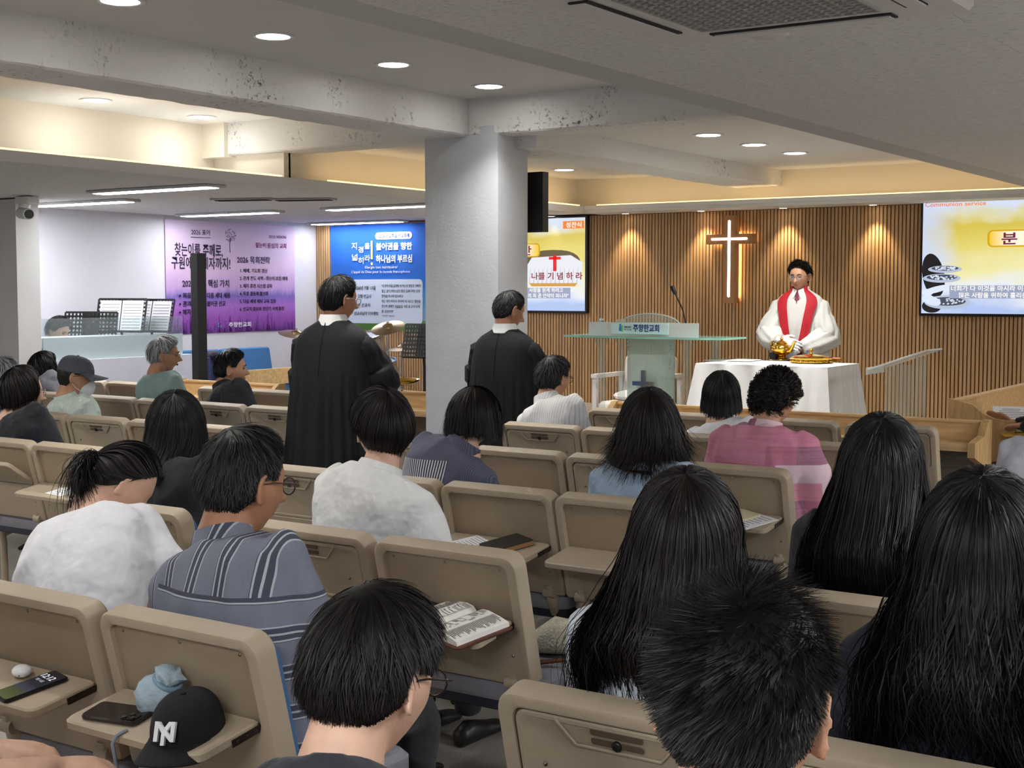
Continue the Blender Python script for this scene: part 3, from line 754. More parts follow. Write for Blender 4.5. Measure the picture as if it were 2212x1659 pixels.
def stripe(math_, v, freq, width, off=0.):
    """1 inside a stripe: fract(v*freq+off) < width"""
    return math_('LESS_THAN', math_('FRACT', math_('ADD', math_('MULTIPLY', v, freq), off)), width)
def f_plaid(o, ma, mix, nz, nt, tc):
    yoke = ma('GREATER_THAN', o[2], .885); side = ma('GREATER_THAN', ma('ABSOLUTE', o[0]), .20)
    sel = ma('MAXIMUM', yoke, side)
    def bands(v):
        base = mix(stripe(ma, v, 11.5, .42), (130,134,148), (68,68,84))
        t = ma('MAXIMUM', stripe(ma, v, 11.5, .045, -.02), ma('MAXIMUM', stripe(ma, v, 11.5, .055, -.19), stripe(ma, v, 11.5, .04, -.38)))
        return mix(t, base, (196,204,206))
    c = mix(sel, bands(o[2]), bands(o[0]))
    return mix(ma('MULTIPLY', nz(420, 1), .5), c, (84,88,106))
def f_navystripe(o, ma, mix, nz, nt, tc):
    low = ma('LESS_THAN', o[2], .90); band = ma('LESS_THAN', ma('ABSOLUTE', o[0]), .15)
    a = mix(stripe(ma, o[0], 150, .5), (78,80,100), (98,100,118)); c = mix(stripe(ma, o[0], 85, .5), (40,42,62), (206,206,208))
    return mix(ma('MULTIPLY', low, band), a, c)
def f_pink(o, ma, mix, nz, nt, tc):
    u = ma('ADD', ma('MULTIPLY', o[0], 11.), .3); v = ma('MULTIPLY', o[2], 13.)
    vo = N(nt, 'ShaderNodeTexWhiteNoise', noise_dimensions='2D'); cb = N(nt, 'ShaderNodeCombineXYZ')
    row = ma('FLOOR', v); uu = ma('FLOOR', ma('ADD', ma('MULTIPLY', u, .8), ma('MULTIPLY', row, .37)))
    nt.links.new(uu, cb.inputs[0]); nt.links.new(row, cb.inputs[1]); nt.links.new(cb.outputs[0], vo.inputs['Vector'])
    r = N(nt, 'ShaderNodeValToRGB'); r.color_ramp.interpolation = 'CONSTANT'; els = r.color_ramp.elements
    els[0].position = 0; els[0].color = lin((204,110,142)); els[1].position = .3; els[1].color = lin((186,84,118))
    for p, c in ((.5, (226,196,206)), (.66, (146,72,108)), (.78, (214,128,150)), (.9, (233,222,224))):
        e = els.new(p); e.color = lin(c)
    nt.links.new(vo.outputs['Value'], r.inputs['Fac'])
    st = ma('MULTIPLY', nz(6, 2, None), 1.); mp = N(nt, 'ShaderNodeMapping'); mp.inputs['Scale'].default_value = (4, 4, 130); nt.links.new(tc.outputs['Object'], mp.inputs['Vector'])
    return mix(ma('MULTIPLY', nz(1., 3, mp.outputs[0]), .35), r.outputs['Color'], (236,214,222))
def f_thin(col, line, fx, w=.25):
    return lambda o, ma, mix, nz, nt, tc: mix(stripe(ma, o[0], fx, w), col, line)
def f_floral(o, ma, mix, nz, nt, tc):
    return mix(ma('GREATER_THAN', nz(55, 4), .53), (222,226,234), (88,110,160))
skinA = M('skin_light', (222,178,152), .5, var=.06, scale=30, bump=.05, bscale=300)
skinB = M('skin_tan', (198,148,118), .5, var=.08, scale=30, bump=.05, bscale=300)
skinC = M('skin_warm', (182,130,100), .5, var=.08, scale=30, bump=.05, bscale=300)
dark_tr = cloth('trousers_dark', (38,38,44)); shoe_w = M('shoe_pale', (206,200,194), .6); shoe_d = M('shoe_dark', (30,28,28), .4)
eyem = M('eye_dark', (26,18,16), .2); browm = M('brow_hair', (24,20,20), .7); lipm = M('lip', (176,108,98), .5)
framem = M('glasses_frame', (60,34,40), .3); framem_k = M('glasses_black', (22,22,24), .3); framem_s = M('glasses_silver', (170,168,165), .25, metal=1.)
glassm = mglass('lens_glass', (240,244,246), .02, tint=.10)
def glasses(e, Rh, hs, mat, r=.0235, thick=.0016):
    S = Rh @ Matrix.Scale(hs, 4); mb = MB()
    for s in (-1, 1):
        c = Vector((s*.032, .1, .006)); pts = [c+Vector((r*1.08*math.cos(a)*1., -abs(math.cos(a)*s+1)*.0018, r*.82*math.sin(a))) for a in [2*math.pi*i/16 for i in range(17)]]
        mb.tube(pts, thick, 5, S); mb.tube([(s*.0565, .096, .012), (s*.0745, .085, .014), (s*.082, .02, .012), (s*.083, -.012, .006), (s*.079, -.03, -.012)], thick, 5, S)
    mb.tube([(-.009, .1, .009), (0, .105, .011), (.009, .1, .009)], thick, 5, S); g = mb.build('glasses', mat, e, 60)
    mb = MB()
    for s in (-1, 1): mb.lathe([(r*.98, 0), (.001, .0006)], 14, S @ Matrix.Translation((s*.032, .0985, .006)) @ Matrix.Rotation(-math.pi/2, 4, 'X') @ Matrix.Diagonal((1.06, .82, 1, 1)), caps=False)
    mb.build('lens', glassm, g, 60)
def face(e, Rh, hs, brow=1., lips=True, eyes=True):
    S = Rh @ Matrix.Scale(hs, 4)
    for s in (-1, 1):
        if eyes: mb = MB(); mb.ell((s*.031, .0785, .009), (.0125, .006, .0045), 12, 8, S); mb.build('eye', eyem, e, 180)
        if brow: mb = MB(); mb.tube([(s*.014, .0925, .027), (s*.030, .0925, .032), (s*.048, .083, .027)], [.0022*brow, .0034*brow, .0016], 6, S); mb.build('eyebrow', browm, e, 60)
    if lips:
        mb = MB(); mb.ell((0, .0905, -.0535), (.019, .006, .0035), 14, 8, S); mb.ell((0, .0895, -.0600), (.017, .006, .004), 14, 8, S); mb.build('lips', lipm, e, 180)
TOR = [(0., .172, .120), (.12, .175, .125), (.3, .162, .115), (.5, .172, .118), (.68, .188, .120), (.8, .186, .110), (.88, .165, .098), (.94, .125, .084), (.975, .085, .07), (1., .062, .062)]
def spine_fn(P0, C, Nk):
    def q(t):
        p = P0*(1-t)**2+C*2*t*(1-t)+Nk*t*t; d = ((C-P0)*(1-t)+(Nk-C)*t).normalized(); return p, d
    return q
def rings_torso(q, wide, add, t0=0., t1=1., n=18, deep=1., skew=0.):
    out = []; ts = [t0+(t1-t0)*i/13 for i in range(14)]
    for t in ts:
        p, d = q(t); rt = Vector((math.cos(skew*t), math.sin(skew*t), 0)); rt = (rt-d*rt.dot(d)).normalized(); fw = d.cross(rt)
        a = np.interp(t, [k[0] for k in TOR], [k[1] for k in TOR])*wide+add; b = np.interp(t, [k[0] for k in TOR], [k[2] for k in TOR])*deep+add
        out.append([p+rt*a*math.copysign(abs(math.cos(u))**.82, math.cos(u))+fw*b*math.copysign(abs(math.sin(u))**.88, math.sin(u)) for u in [2*math.pi*j/n for j in range(n)]])
    return out
PEOPLE = {}
def person(label, seat, head_px, hyaw=0, hpitch=8, hroll=0, body=0, hs=1., wide=1., deep=1., top=None, sleeve='long', skin=None, hair=None, gl=None, legs=None,
           voxel=.0095, collar=None, wr=(.012, 9), faced=False, pelvis_z=.51, arms=None, shoes=shoe_d, name='person', slope=0., shorts=False, sl=None, topname='top', neck_fwd=.0, ctrl=None, hang_arm=None, legpose=None):
    """seat (X,Y) below the pelvis; head_px (x, y, Y): where the skull centre shows and how far away it is"""
    rz = -math.radians(body); e = empty(name, (seat[0], seat[1], 0), rz, label, 'person', 'people in the hall')
    inv = (Matrix.Translation((seat[0], seat[1], 0)) @ Matrix.Rotation(rz, 4, 'Z')).inverted()
    c = inv @ aY(*head_px) if len(head_px) == 3 and not isinstance(head_px, Vector) else inv @ Vector(head_px)
    Rh = Matrix.Translation(c) @ Matrix.Rotation(-math.radians(hyaw-body), 4, 'Z') @ Matrix.Rotation(-math.radians(hpitch), 4, 'X') @ Matrix.Rotation(math.radians(hroll), 4, 'Y')
    P0 = Vector((0, 0, pelvis_z)); nt_ = Rh @ Vector((0, -.028*hs, -.05*hs)); nb = nt_+Vector((0, -.028-neck_fwd, -.068*hs))*1.
    if hpitch > 30: nb = nt_+Vector((0, -.10, -.12))
    C = P0+Vector((nb.x*.35, nb.y*.25-.05, (nb.z-P0.z)*.62)) if ctrl is None else Vector(ctrl)
    q = spine_fn(P0, C, nb); skew = 0.
    S = {}; 
    for s in (-1, 1):
        p, d = q(.83); rt = (Vector((1, 0, 0))-d*d.x).normalized(); fw = d.cross(rt); S[s] = p+rt*s*.158*wide+fw*.0-d*.012
    A = arms or {}
    E_, W_ = {}, {}
    for s in (-1, 1):
        k = A.get(s, A)
        E_[s] = Vector(k['elbow']) if 'elbow' in k else S[s]+Vector((s*.055, .07, -.25*hs))
        W_[s] = Vector(k['wrist']) if 'wrist' in k else Vector((s*.085, E_[s].y+.20, max(.60, E_[s].z-.08)))
    # body: one surface
    mb = MB(); add_head(mb, Rh, hs)
    mb.tube([nb+Vector((0, 0, -.05)), nb, (nb+nt_)/2, nt_, Rh @ Vector((0, -.015, .0))], [.075, .062*hs, .056*hs, .054*hs, .05], 14)
    mb.loft(rings_torso(q, wide*.9, -.012, .05, .97, deep=deep*.92))
    for s in (-1, 1):
        mb.tube([S[s], S[s].lerp(E_[s], .5), E_[s], E_[s].lerp(W_[s], .35), W_[s]], [.045, .043, .036, .037, .025], 10)
        k = A.get(s, A); d = k.get('dir', (W_[s]-E_[s]).normalized()+Vector((-s*.25, .1, -.15))); add_hand(mb, W_[s], d, k.get('up', (0, -.1, 1)), k.get('side', -s), k.get('curl', .45), hs)
    if shorts:
        for s in (-1, 1): mb.tube([(s*.09, .03, .5), (s*.11, .25, .5), (s*.12, .44, .5), (s*.12, .47, .44), (s*.12, .46, .25), (s*.12, .44, .08)], [.075, .072, .055, .053, .05, .034], 12)
    bm = fuse(mb, voxel, 2 if faced else 4); b = finish('body', bm, skin or skinA, e)
    # top
    if top:
        mb = MB(); mb.loft(rings_torso(q, wide, .008, 0., .97, deep=deep))
        for s in (-1, 1):
            if sleeve == 'short':
                k = sl or .62; E2 = S[s].lerp(E_[s], k); mb.tube([S[s]+Vector((-s*.03, 0, .012)), S[s], S[s].lerp(E2, .5), E2], [.062, .066, .066, .069], 14)
            elif sleeve == 'long':
                mb.tube([S[s]+Vector((-s*.03, 0, .012)), S[s], S[s].lerp(E_[s], .5), E_[s], E_[s].lerp(W_[s], .4), E_[s].lerp(W_[s], .93)], [.062, .065, .060, .054, .049, .040], 14)
            elif sleeve == 'wide':
                mb.tube([S[s]+Vector((-s*.03, 0, .012)), S[s], S[s].lerp(E_[s], .5), E_[s], E_[s].lerp(W_[s], .9)], [.062, .075, .085, .085, .08], 14)
        tm = fuse(mb, .011, 5); wrinkle(tm, wr[0], wr[1], seed=len(PEOPLE)*3.7, stretch=(1, 1, .6)); finish(topname, tm, top, e)
        if collar:
            p, d = q(.955); rt = (Vector((1, 0, 0))-d*d.x).normalized(); fw = d.cross(rt); hgt = collar.get('h', .045); rr = collar.get('r', .066); mc = MB(); rg = []
            for (zz, ex) in [(-.012, .004), (hgt*.5, -.001), (hgt, -.004), (hgt, .003), (hgt*.4, .010), (-.008, .018)]:
                ring = []
                for j in range(25):
                    a = math.radians(-90+(-155+310*j/24)); ring.append(p+d*(zz-(.02 if abs(j-12) > 9 else 0))+rt*(rr+ex)*math.cos(a)+fw*((rr+ex)*1.02*math.sin(a)+.004))
                rg.append(ring)
            mc.loft(rg+[rg[0]], False, False); mc.build('collar', collar.get('mat', top), e, 50)
    # legs
    if not shorts:
        mb = MB(); lm = legs or dark_tr
        mb.ell((0, .02, .50), (.17*wide, .13, .095), 16, 10)
        for s in (-1, 1):
            kx = (legpose or {}).get(s, (s*.10, .45, .50)); ax = (legpose or {}).get((s, 'a'), (kx[0], kx[1]-.02, .10))
            mb.tube([(s*.085, .02, .50), (s*.095, .22, .51), kx, (kx[0], kx[1]+.025, kx[2]-.05), ((kx[0]+ax[0])/2, (kx[1]+ax[1])/2, .28), ax], [.092, .084, .064, .06, .055, .05], 12)
        finish('trousers', fuse(mb, .019, 4), lm, e)
        for s in (-1, 1):
            ax = (legpose or {}).get((s, 'a'), (s*.10, .43, .10)); shoe(e, ax, shoes)
    else:
        mb = MB(); mb.ell((0, .02, .50), (.175*wide, .135, .10), 16, 10)
        for s in (-1, 1): mb.tube([(s*.088, .02, .50), (s*.10, .20, .51), (s*.108, .30, .51)], [.095, .092, .09], 14); shoe(e, (s*.12, .44, .08), shoes)
        finish('shorts', fuse(mb, .013, 4), legs or dark_tr, e)
    if hair:
        hh = Hair(Rh, hs, len(PEOPLE)+3); tz = []
        for t in np.linspace(0, .97, 30):
            p, d = q(t); tz.append((p.z, p.x, p.y, np.interp(t, [k[0] for k in TOR], [k[1] for k in TOR])*wide+.012, np.interp(t, [k[0] for k in TOR], [k[2] for k in TOR])*deep+.012))
        tz = np.array(tz); tz = tz[np.argsort(tz[:, 0])]; hh.torso = tuple(tz[:, i] for i in range(5)); hair(hh, e)
    if gl is not None: glasses(e, Rh, hs, gl)
    if faced: face(e, Rh, hs)
    PEOPLE[label] = (e, Rh, q); return e, Rh, q
def shoe(e, ax, mat):
    mb = MB(); x, y, z = ax
    rg = []
    for yy, wd, h in [(-.055, .022, .05), (-.04, .034, .07), (0, .037, .085), (.06, .038, .07), (.13, .045, .05), (.18, .042, .042), (.21, .026, .03)]:
        rg.append([(x+wd*math.cos(a), y+yy, max(.004, h*(.5+.5*math.sin(a)) if math.sin(a) > -.6 else .004)) for a in [2*math.pi*j/12 for j in range(12)]])
    mb.loft(rg); mb.build('shoe', mat, e, 50)
# ---- the congregation
def H_short(**k): 
    m = k.pop('mat', blackhair); return lambda h, e: h.short(**k).build(m, e)
def H_hang(**k):
    m = k.pop('mat', blackhair); return lambda h, e: h.hang(**k).build(m, e)
def H_curly(**k):
    m = k.pop('mat', brownhair); return lambda h, e: h.curly(**k).build(m, e)
def H_tail(h, e):
    g = Hair(Matrix(h.Rh.tolist()), h.hs, 5, pole=(0, -.96, -.05)); g.tail()
    # knot and loose tail
    tie, _ = g.scalp(np.array([0.]), np.array([0.01]), .012); tie = g.world(tie)[0]
    n = 420; k = 10; t = np.linspace(0, 1, k)[None, :, None]; rr = g.rng
    end = np.array([0, -.01, -.15])+rr.normal(0, .028, (n, 1, 3)); out = np.array([0., -.055, .004])+rr.normal(0, .012, (n, 1, 3))
    W = tie+rr.normal(0, .009, (n, 1, 3))+out*np.sin(t*2.4)+end*t**1.7*rr.uniform(.55, 1.15, (n, 1, 1))
    O = np.broadcast_to(np.array([0, -1., .2]), W.shape); g.ribbons(W, O, .0034)
    m = 260; a = rr.uniform(0, 6.28, (m, 1)); u = np.linspace(0, 3.6, k)[None, :]; R = .026+rr.normal(0, .004, (m, 1)); b = rr.normal(0, .012, (m, 1))
    W = tie+np.array([0, -.02, -.012])+np.stack([R*np.cos(a+u), -.012+b+0*u, R*np.sin(a+u)], -1); g.ribbons(W, np.broadcast_to(np.array([0, -1., 0]), W.shape), .004)
    g.build(brownhair, e)
person('man in blue grey plaid short sleeve shirt and glasses, near left of centre', (-2.262, 2.31), (528, 1046, 2.36), 10, 10, wide=1.12, deep=1.1, hs=1.08,
       top=pattern('plaid_shirt', f_plaid), sleeve='short', sl=.85, skin=skinC, hair=H_short(n=3600, ln=.055, lift=.012, base=.014, mat=salthair, width=.0024), gl=framem, collar=dict(h=.04), topname='shirt', voxel=.006, wr=(.008, 10))
person('woman in white T-shirt with tied back hair bending forward at the left', (-2.95, 2.32), (262, 1046, 2.72), 28, 46, wide=.98, top=cloth('tshirt_white', (212,212,215), var=.02), sleeve='short', sl=.78,
       skin=skinA, hair=H_tail, topname='t_shirt', voxel=.0075, wr=(.012, 7), arms={1: dict(elbow=(.20, .30, .64), wrist=(.10, .52, .66)), -1: dict(elbow=(-.2, .30, .64), wrist=(-.1, .52, .66))}, ctrl=(.0, .10, .84))
person('woman with cropped bowl shaped dark hair in a white crinkled blouse', (-2.835, 3.36), (824, 928, 3.44), -62, 6, top=cloth('blouse_white', (232,232,230), bump=.3, var=.015), wide=1.04, wr=(.010, 9), sleeve='wide',
       hair=lambda h, e: h.hang(ln=.215, n=3000, ext=.026, rel=84, flare=-.12, face=1.0, width=.0026, curl=.035, curls=.07, clump=.004, fuzz=.05).build(brownhair, e), collar=dict(h=.03), topname='blouse', voxel=.0065)
person('woman with straight black shoulder length hair and black top, left of plaid shirt man', (-3.62, 3.36), (380, 925, 3.40), -42, 6, top=cloth('top_black', (34,35,40)), hair=H_hang(ln=.30, n=3000, ext=.024, flare=.10, face=1.0, width=.0026, clump=.006))
person('woman in navy shirt with striped back panel bowing her head', (-3.355, 4.40), (1022, 906, 4.52), -8, 29, top=pattern('navy_stripe', f_navystripe), wide=1.0, collar=dict(h=.04), topname='shirt',
       hair=H_hang(ln=.245, n=2600, ext=.024, rel=82, flare=.06, face=1.0, width=.003, mat=brownhair, clump=.02, fuzz=.25))
person('woman in pale denim blouse with flipped shoulder length hair', (-2.335, 4.40), (1402, 918, 4.42), -25, 8, top=cloth('denim_pale', (160,182,204), bump=.4), sleeve='short', sl=.7, wide=1.02, collar=dict(h=.035), topname='blouse',
       hair=H_hang(ln=.30, n=3000, ext=.024, flare=.22, face=1.0, width=.003, wave=.012, wf=24, clump=.03, fuzz=.5, mat=brownhair, curl=-.03, curls=.06))
person('man in white striped shirt and tortoise glasses before the clear lectern', (-3.985, 6.46), (1196, 818, 6.50), 12, 8, top=pattern('shirt_whitestripe', f_thin((232,231,229), (205,203,202), 70)), hair=H_short(n=1500, ln=.06, lift=.016, base=.012, mat=salthair, width=.004), gl=framem, skin=skinB, collar=dict(h=.045), topname='shirt')
person('woman with blunt black bob and white top in front of the communion table', (-2.965, 6.46), (1558, 857, 6.46), -24, 6, top=cloth('top_white', (226,226,230)), hair=H_hang(ln=.235, n=1700, ext=.020, flare=.12, face=1.0, width=.004, clump=.003, fuzz=.03))
person('woman with curly permed hair in pink patchwork print blouse', (-2.37, 5.44), (1674, 862, 5.52), 14, 22, top=pattern('pink_patch', f_pink), wide=1.1, deep=1.1, hair=H_curly(n=3000), skin=skinB, sleeve='wide', collar=dict(h=.03), topname='blouse')
person('woman with very long straight black hair and black top, right of centre', (-1.17, 3.36), (1905, 1010, 3.36), -20, 6, top=cloth('top_black2', (30,31,36)), hair=H_hang(ln=.50, n=4200, ext=.024, flare=.10, face=1.05, width=.0026, k=12, clump=.02, wave=.004, wf=14, fuzz=.25))
person('woman with long wavy black hair and navy top at right edge, closest of the women', (-.635, 2.32), (2122, 1190, 2.30), -12, 6, top=cloth('top_navy', (26,29,44)), voxel=.0065, hair=H_hang(ln=.52, n=4400, ext=.026, flare=.12, face=1.05, width=.0025, k=14, wave=.016, wf=30, clump=.025, fuzz=.4))
person('woman with long brown black hair over white top, behind the front boys', (-1.158, 2.32), (1482, 1168, 2.28), -24, 8, top=cloth('top_paleblue', (222,228,236)), voxel=.0065, hair=H_hang(ln=.50, n=4400, ext=.024, flare=.10, face=1.05, width=.0025, k=14, wave=.010, wf=26, clump=.03, fuzz=.5, mat=brownhair))
person('boy in glasses with smooth dark hair, bottom centre', (-1.10, 1.24), (806, 1462, 1.42), 2, 18, hs=.97, wide=.85, top=cloth('boy_shirt', (44,46,52)), skin=skinA, gl=framem_k, voxel=.0065,
       hair=lambda h, e: (h.short(n=5600, ln=.07, lift=.012, base=.012, width=.0017, k=8, swirl=.25, over=.0)).build(brownhair, e), pelvis_z=.5)
person('boy with short spiky black hair at the bottom right', (-.52, 1.22), (1614, 1530, 1.28), -6, 16, hs=.97, wide=.85, top=cloth('boy_shirt2', (40,40,46)), skin=skinB, voxel=.0065,
       hair=lambda h, e: (h.short(n=10000, ln=.030, lift=.014, base=.012, width=.0012, k=5, up=.45, swirl=1.2, over=.02)).build(blackhair, e), pelvis_z=.5)
person('woman with dark chin length bob and black top at the left edge', (-5.72, 4.40), (50, 848, 4.36), 24, 6, top=cloth('top_black3', (28,29,36)), hair=H_hang(ln=.225, n=1900, ext=.024, rel=86, flare=.06, face=.95, width=.0034, mat=brownhair, clump=.02, curl=.02, fuzz=.2), gl=framem_s)
person('white haired person in blue floral shirt cut by the left edge', (-7.34, 5.44), (8, 815, 5.40), 10, 6, top=pattern('floral_shirt', f_floral), hair=H_short(n=1300, ln=.05, lift=.016, base=.014, mat=grayhair, width=.0045), skin=skinB)
person('person with loose dark hair partly behind the cap wearing man', (-8.25, 6.46), (95, 798, 6.46), 18, 8, top=cloth('top_grey', (120,118,124)), hair=H_hang(ln=.22, n=1200, ext=.022, flare=.05, face=.95, width=.0045, mat=brownhair, clump=.03, fuzz=.3), gl=framem_s)
e, Rh, q = person('man in grey baseball cap and white face mask, mint shirt', (-6.75, 5.44), (163, 814, 5.38), 42, 6, wide=1.08, deep=1.05, body=10, top=cloth('shirt_mint', (208,222,212), bump=.45, var=.02), hair=H_short(n=700, ln=.02, lift=.004, base=.003, mat=salthair, width=.004), gl=framem_k, skin=skinB, collar=dict(h=.03), topname='jacket', wr=(.012, 8))
def cap(e, Rh, mat, hs=1., name='cap', puff=1., strap=True):
    mb = MB(); rg = []
    for i in range(11):
        a = math.pi/2*i/10; z = .028+.098*puff*math.sin(a); r = math.cos(a)**.62
        rg.append([(.089*hs*max(r, .02)*math.cos(2*math.pi*j/32), -.004+.109*hs*max(r, .02)*math.sin(2*math.pi*j/32)-.006*i/10, z*hs) for j in range(32)])
    mb.loft(rg, True, True, Rh); c = mb.build(name, mat, e, 50)
    mb = MB(); rows = []
    for u in [i/8 for i in range(9)]:
        row = []
        for j in range(17):
            a = math.radians(-72+144*j/16); rr = 1+.62*u*math.cos(a*.95); row.append((.088*math.sin(a)*(1+.08*u), .105*math.cos(a)*1.0+.085*u*math.cos(a*.6), .030-.004*u-.028*u*math.sin(a)**2+.004*math.cos(a)))
        rows.append(row)
    under = [[(x, y, z-.004) for x, y, z in r] for r in rows[::-1]]
    mb.loft(rows+under, False, False, Rh @ Matrix.Scale(hs, 4)); mb.build('brim', mat, c, 50)
    mb = MB(); mb.ell((0, -.008, .128*puff), (.008, .008, .004), 10, 6, Rh @ Matrix.Scale(hs, 4)); mb.build('top_button', mat, c, 60)
    return c
cap(e, Rh @ Matrix.Rotation(math.radians(-6), 4, 'X'), M('cap_grey', (86,90,100), .9, var=.1, scale=60, bump=.3, bscale=200))
mk_ = MB(); rg = []
for z, wd, y in [(-.010, .018, .106), (-.022, .040, .112), (-.045, .048, .122), (-.07, .045, .118), (-.095, .034, .108), (-.108, .022, .095)]:
    rg.append([(wd*math.sin(a), y-.062*(1-math.cos(a))*1.25, z) for a in [math.radians(-88+176*j/12) for j in range(13)]])
mk_.loft(rg+[[(x*.97, y-.003, z) for x, y, z in r] for r in rg[::-1]], False, False, Rh)
mo = mk_.build('face_mask', M('mask_white', (238,239,242), .8), e, 40)
mb = MB()
for s in (-1, 1):
    mb.tube([(s*.047, .055, -.022), (s*.072, .01, .006), (s*.083, -.02, .012)], .0018, 5, Rh); mb.tube([(s*.043, .05, -.085), (s*.066, .01, -.06), (s*.082, -.014, -.032)], .0018, 5, Rh)
mb.build('ear_loop', M('mask_white', (238,239,242)), mo, 60)
person('grey haired man with glasses in sage green T-shirt, in profile', (-7.15, 6.46), (356, 767, 6.46), 44, 6, body=8, wide=1.02, top=cloth('tshirt_sage', (140,166,158)), sleeve='short', hair=H_short(n=1700, ln=.06, lift=.02, base=.014, mat=grayhair, width=.004), gl=framem_s, skin=skinB, faced=True, topname='t_shirt', voxel=.0052)
e, Rh, q = person('man in black suit with swept black hair, in profile by the left aisle', (-6.44, 6.46), (500, 797, 6.46), 46, 4, body=10, wide=1.08, top=cloth('suit_black', (36,37,44)), hair=H_short(n=1800, ln=.06, lift=.016, base=.012, width=.004, mat=blackhair), skin=skinB, faced=True, topname='jacket', collar=dict(h=.045), voxel=.0052)
p_, d_ = q(.965); mb = MB(); mb.tube([p_+d_*.03+Vector((.062*math.cos(a), .062*math.sin(a)+.004, -.01+.0*math.sin(a))) for a in [math.radians(-200+220*i/20) for i in range(21)]], .007, 6); mb.build('shirt_collar', M('shirt_white', (236,234,228), .8), e, 60)
person('person in pale grey sweater cut by the right edge', (-1.21, 5.44), Vector((-1.15, 5.52, 1.12)), -15, 6, wide=1.06, top=cloth('sweater_grey', (204,206,216)), hair=H_short(n=300), topname='sweater')
# person with the bare legs in the lower left corner
def elw(x, y, z, sx, sy): return (x-sx, y-sy, z)
e, Rh, q = person('person in dark shorts with bare legs in the lower left corner', (-2.41, 1.36), Vector((-2.42, 1.48, 1.14)), 0, 15, hs=.98, wide=.92, top=cloth('tee_navy', (26,28,42)), sleeve='short', skin=skinA, hair=H_short(n=300, width=.006), shorts=True, legs=cloth('shorts_navy', (22,22,32)), voxel=.009,
   arms={1: dict(elbow=(.22, .12, .67), wrist=(.14, .37, .615), dir=(.35, .8, -.12), up=(.1, 0, 1), curl=.5), -1: dict(elbow=(-.22, .12, .67), wrist=(-.05, .36, .62), dir=(.6, .6, -.1), curl=.4)})
mb = text(e, 'NY', .05, frame((-.17, .325, .575), (.55, .1, -.8), (.6, -.2, .5)), M('print_white', (240,240,240), .7), bold=.02, name='printed_letters')
for i in range(2):
    mb = MB(); mb.tube([(-.04+.016*i, .31, .585), (-.02+.016*i, .322, .57), (.0+.016*i, .322, .545)], .0045, 6); mb.build('white_stripe', M('print_white', (240,240,240), .7), e, 60)
# keyboard player behind the frosted screen
kp = aY(127, 714, 7.86)
e, Rh, q = person('keyboard player with dark fringe behind the frosted screen', (kp.x-.1, 7.84), (127, 714, 7.86), 80, 25, body=80, hs=1.0, top=cloth('player_top', (60,62,72)), hair=lambda h, e: h.short(n=1100, ln=.11, lift=.022, base=.016, width=.005, k=7).build(blackhair, e), skin=skinA, faced=True, pelvis_z=.55)
# person in green vest at the side desk, facing the centre
gp = Vector((-1.70, 8.22)); W2 = (Matrix.Translation((gp.x, gp.y, 0)) @ Matrix.Rotation(math.radians(90), 4, 'Z')).inverted() @ aY(2186, 915, 8.40)
hd = aY(2158, 893, 8.62)
e, Rh, q = person('person in lime green vest with black sleeves reaching over the side desk', (gp.x, gp.y), Vector((gp.x-.02, gp.y, 1.26)), -90, 12, body=-90, top=cloth('sleeve_black', (24,24,28)), hair=H_short(n=300, width=.006), skin=skinB, topname='shirt', voxel=.0075, pelvis_z=.55,
   arms={1: dict(elbow=(.20, .06, .80), wrist=tuple(W2), dir=(.2, 1, .35), up=(.8, -.1, .6), curl=.12), -1: dict(elbow=(-.22, .1, .80), wrist=(-.12, .24, .80), curl=.3)})
mb = MB(); mb.loft(rings_torso(q, 1.0, .022, .0, .9)); finish('vest', fuse(mb, .012, 4), cloth('vest_lime', (176,214,104)), e)

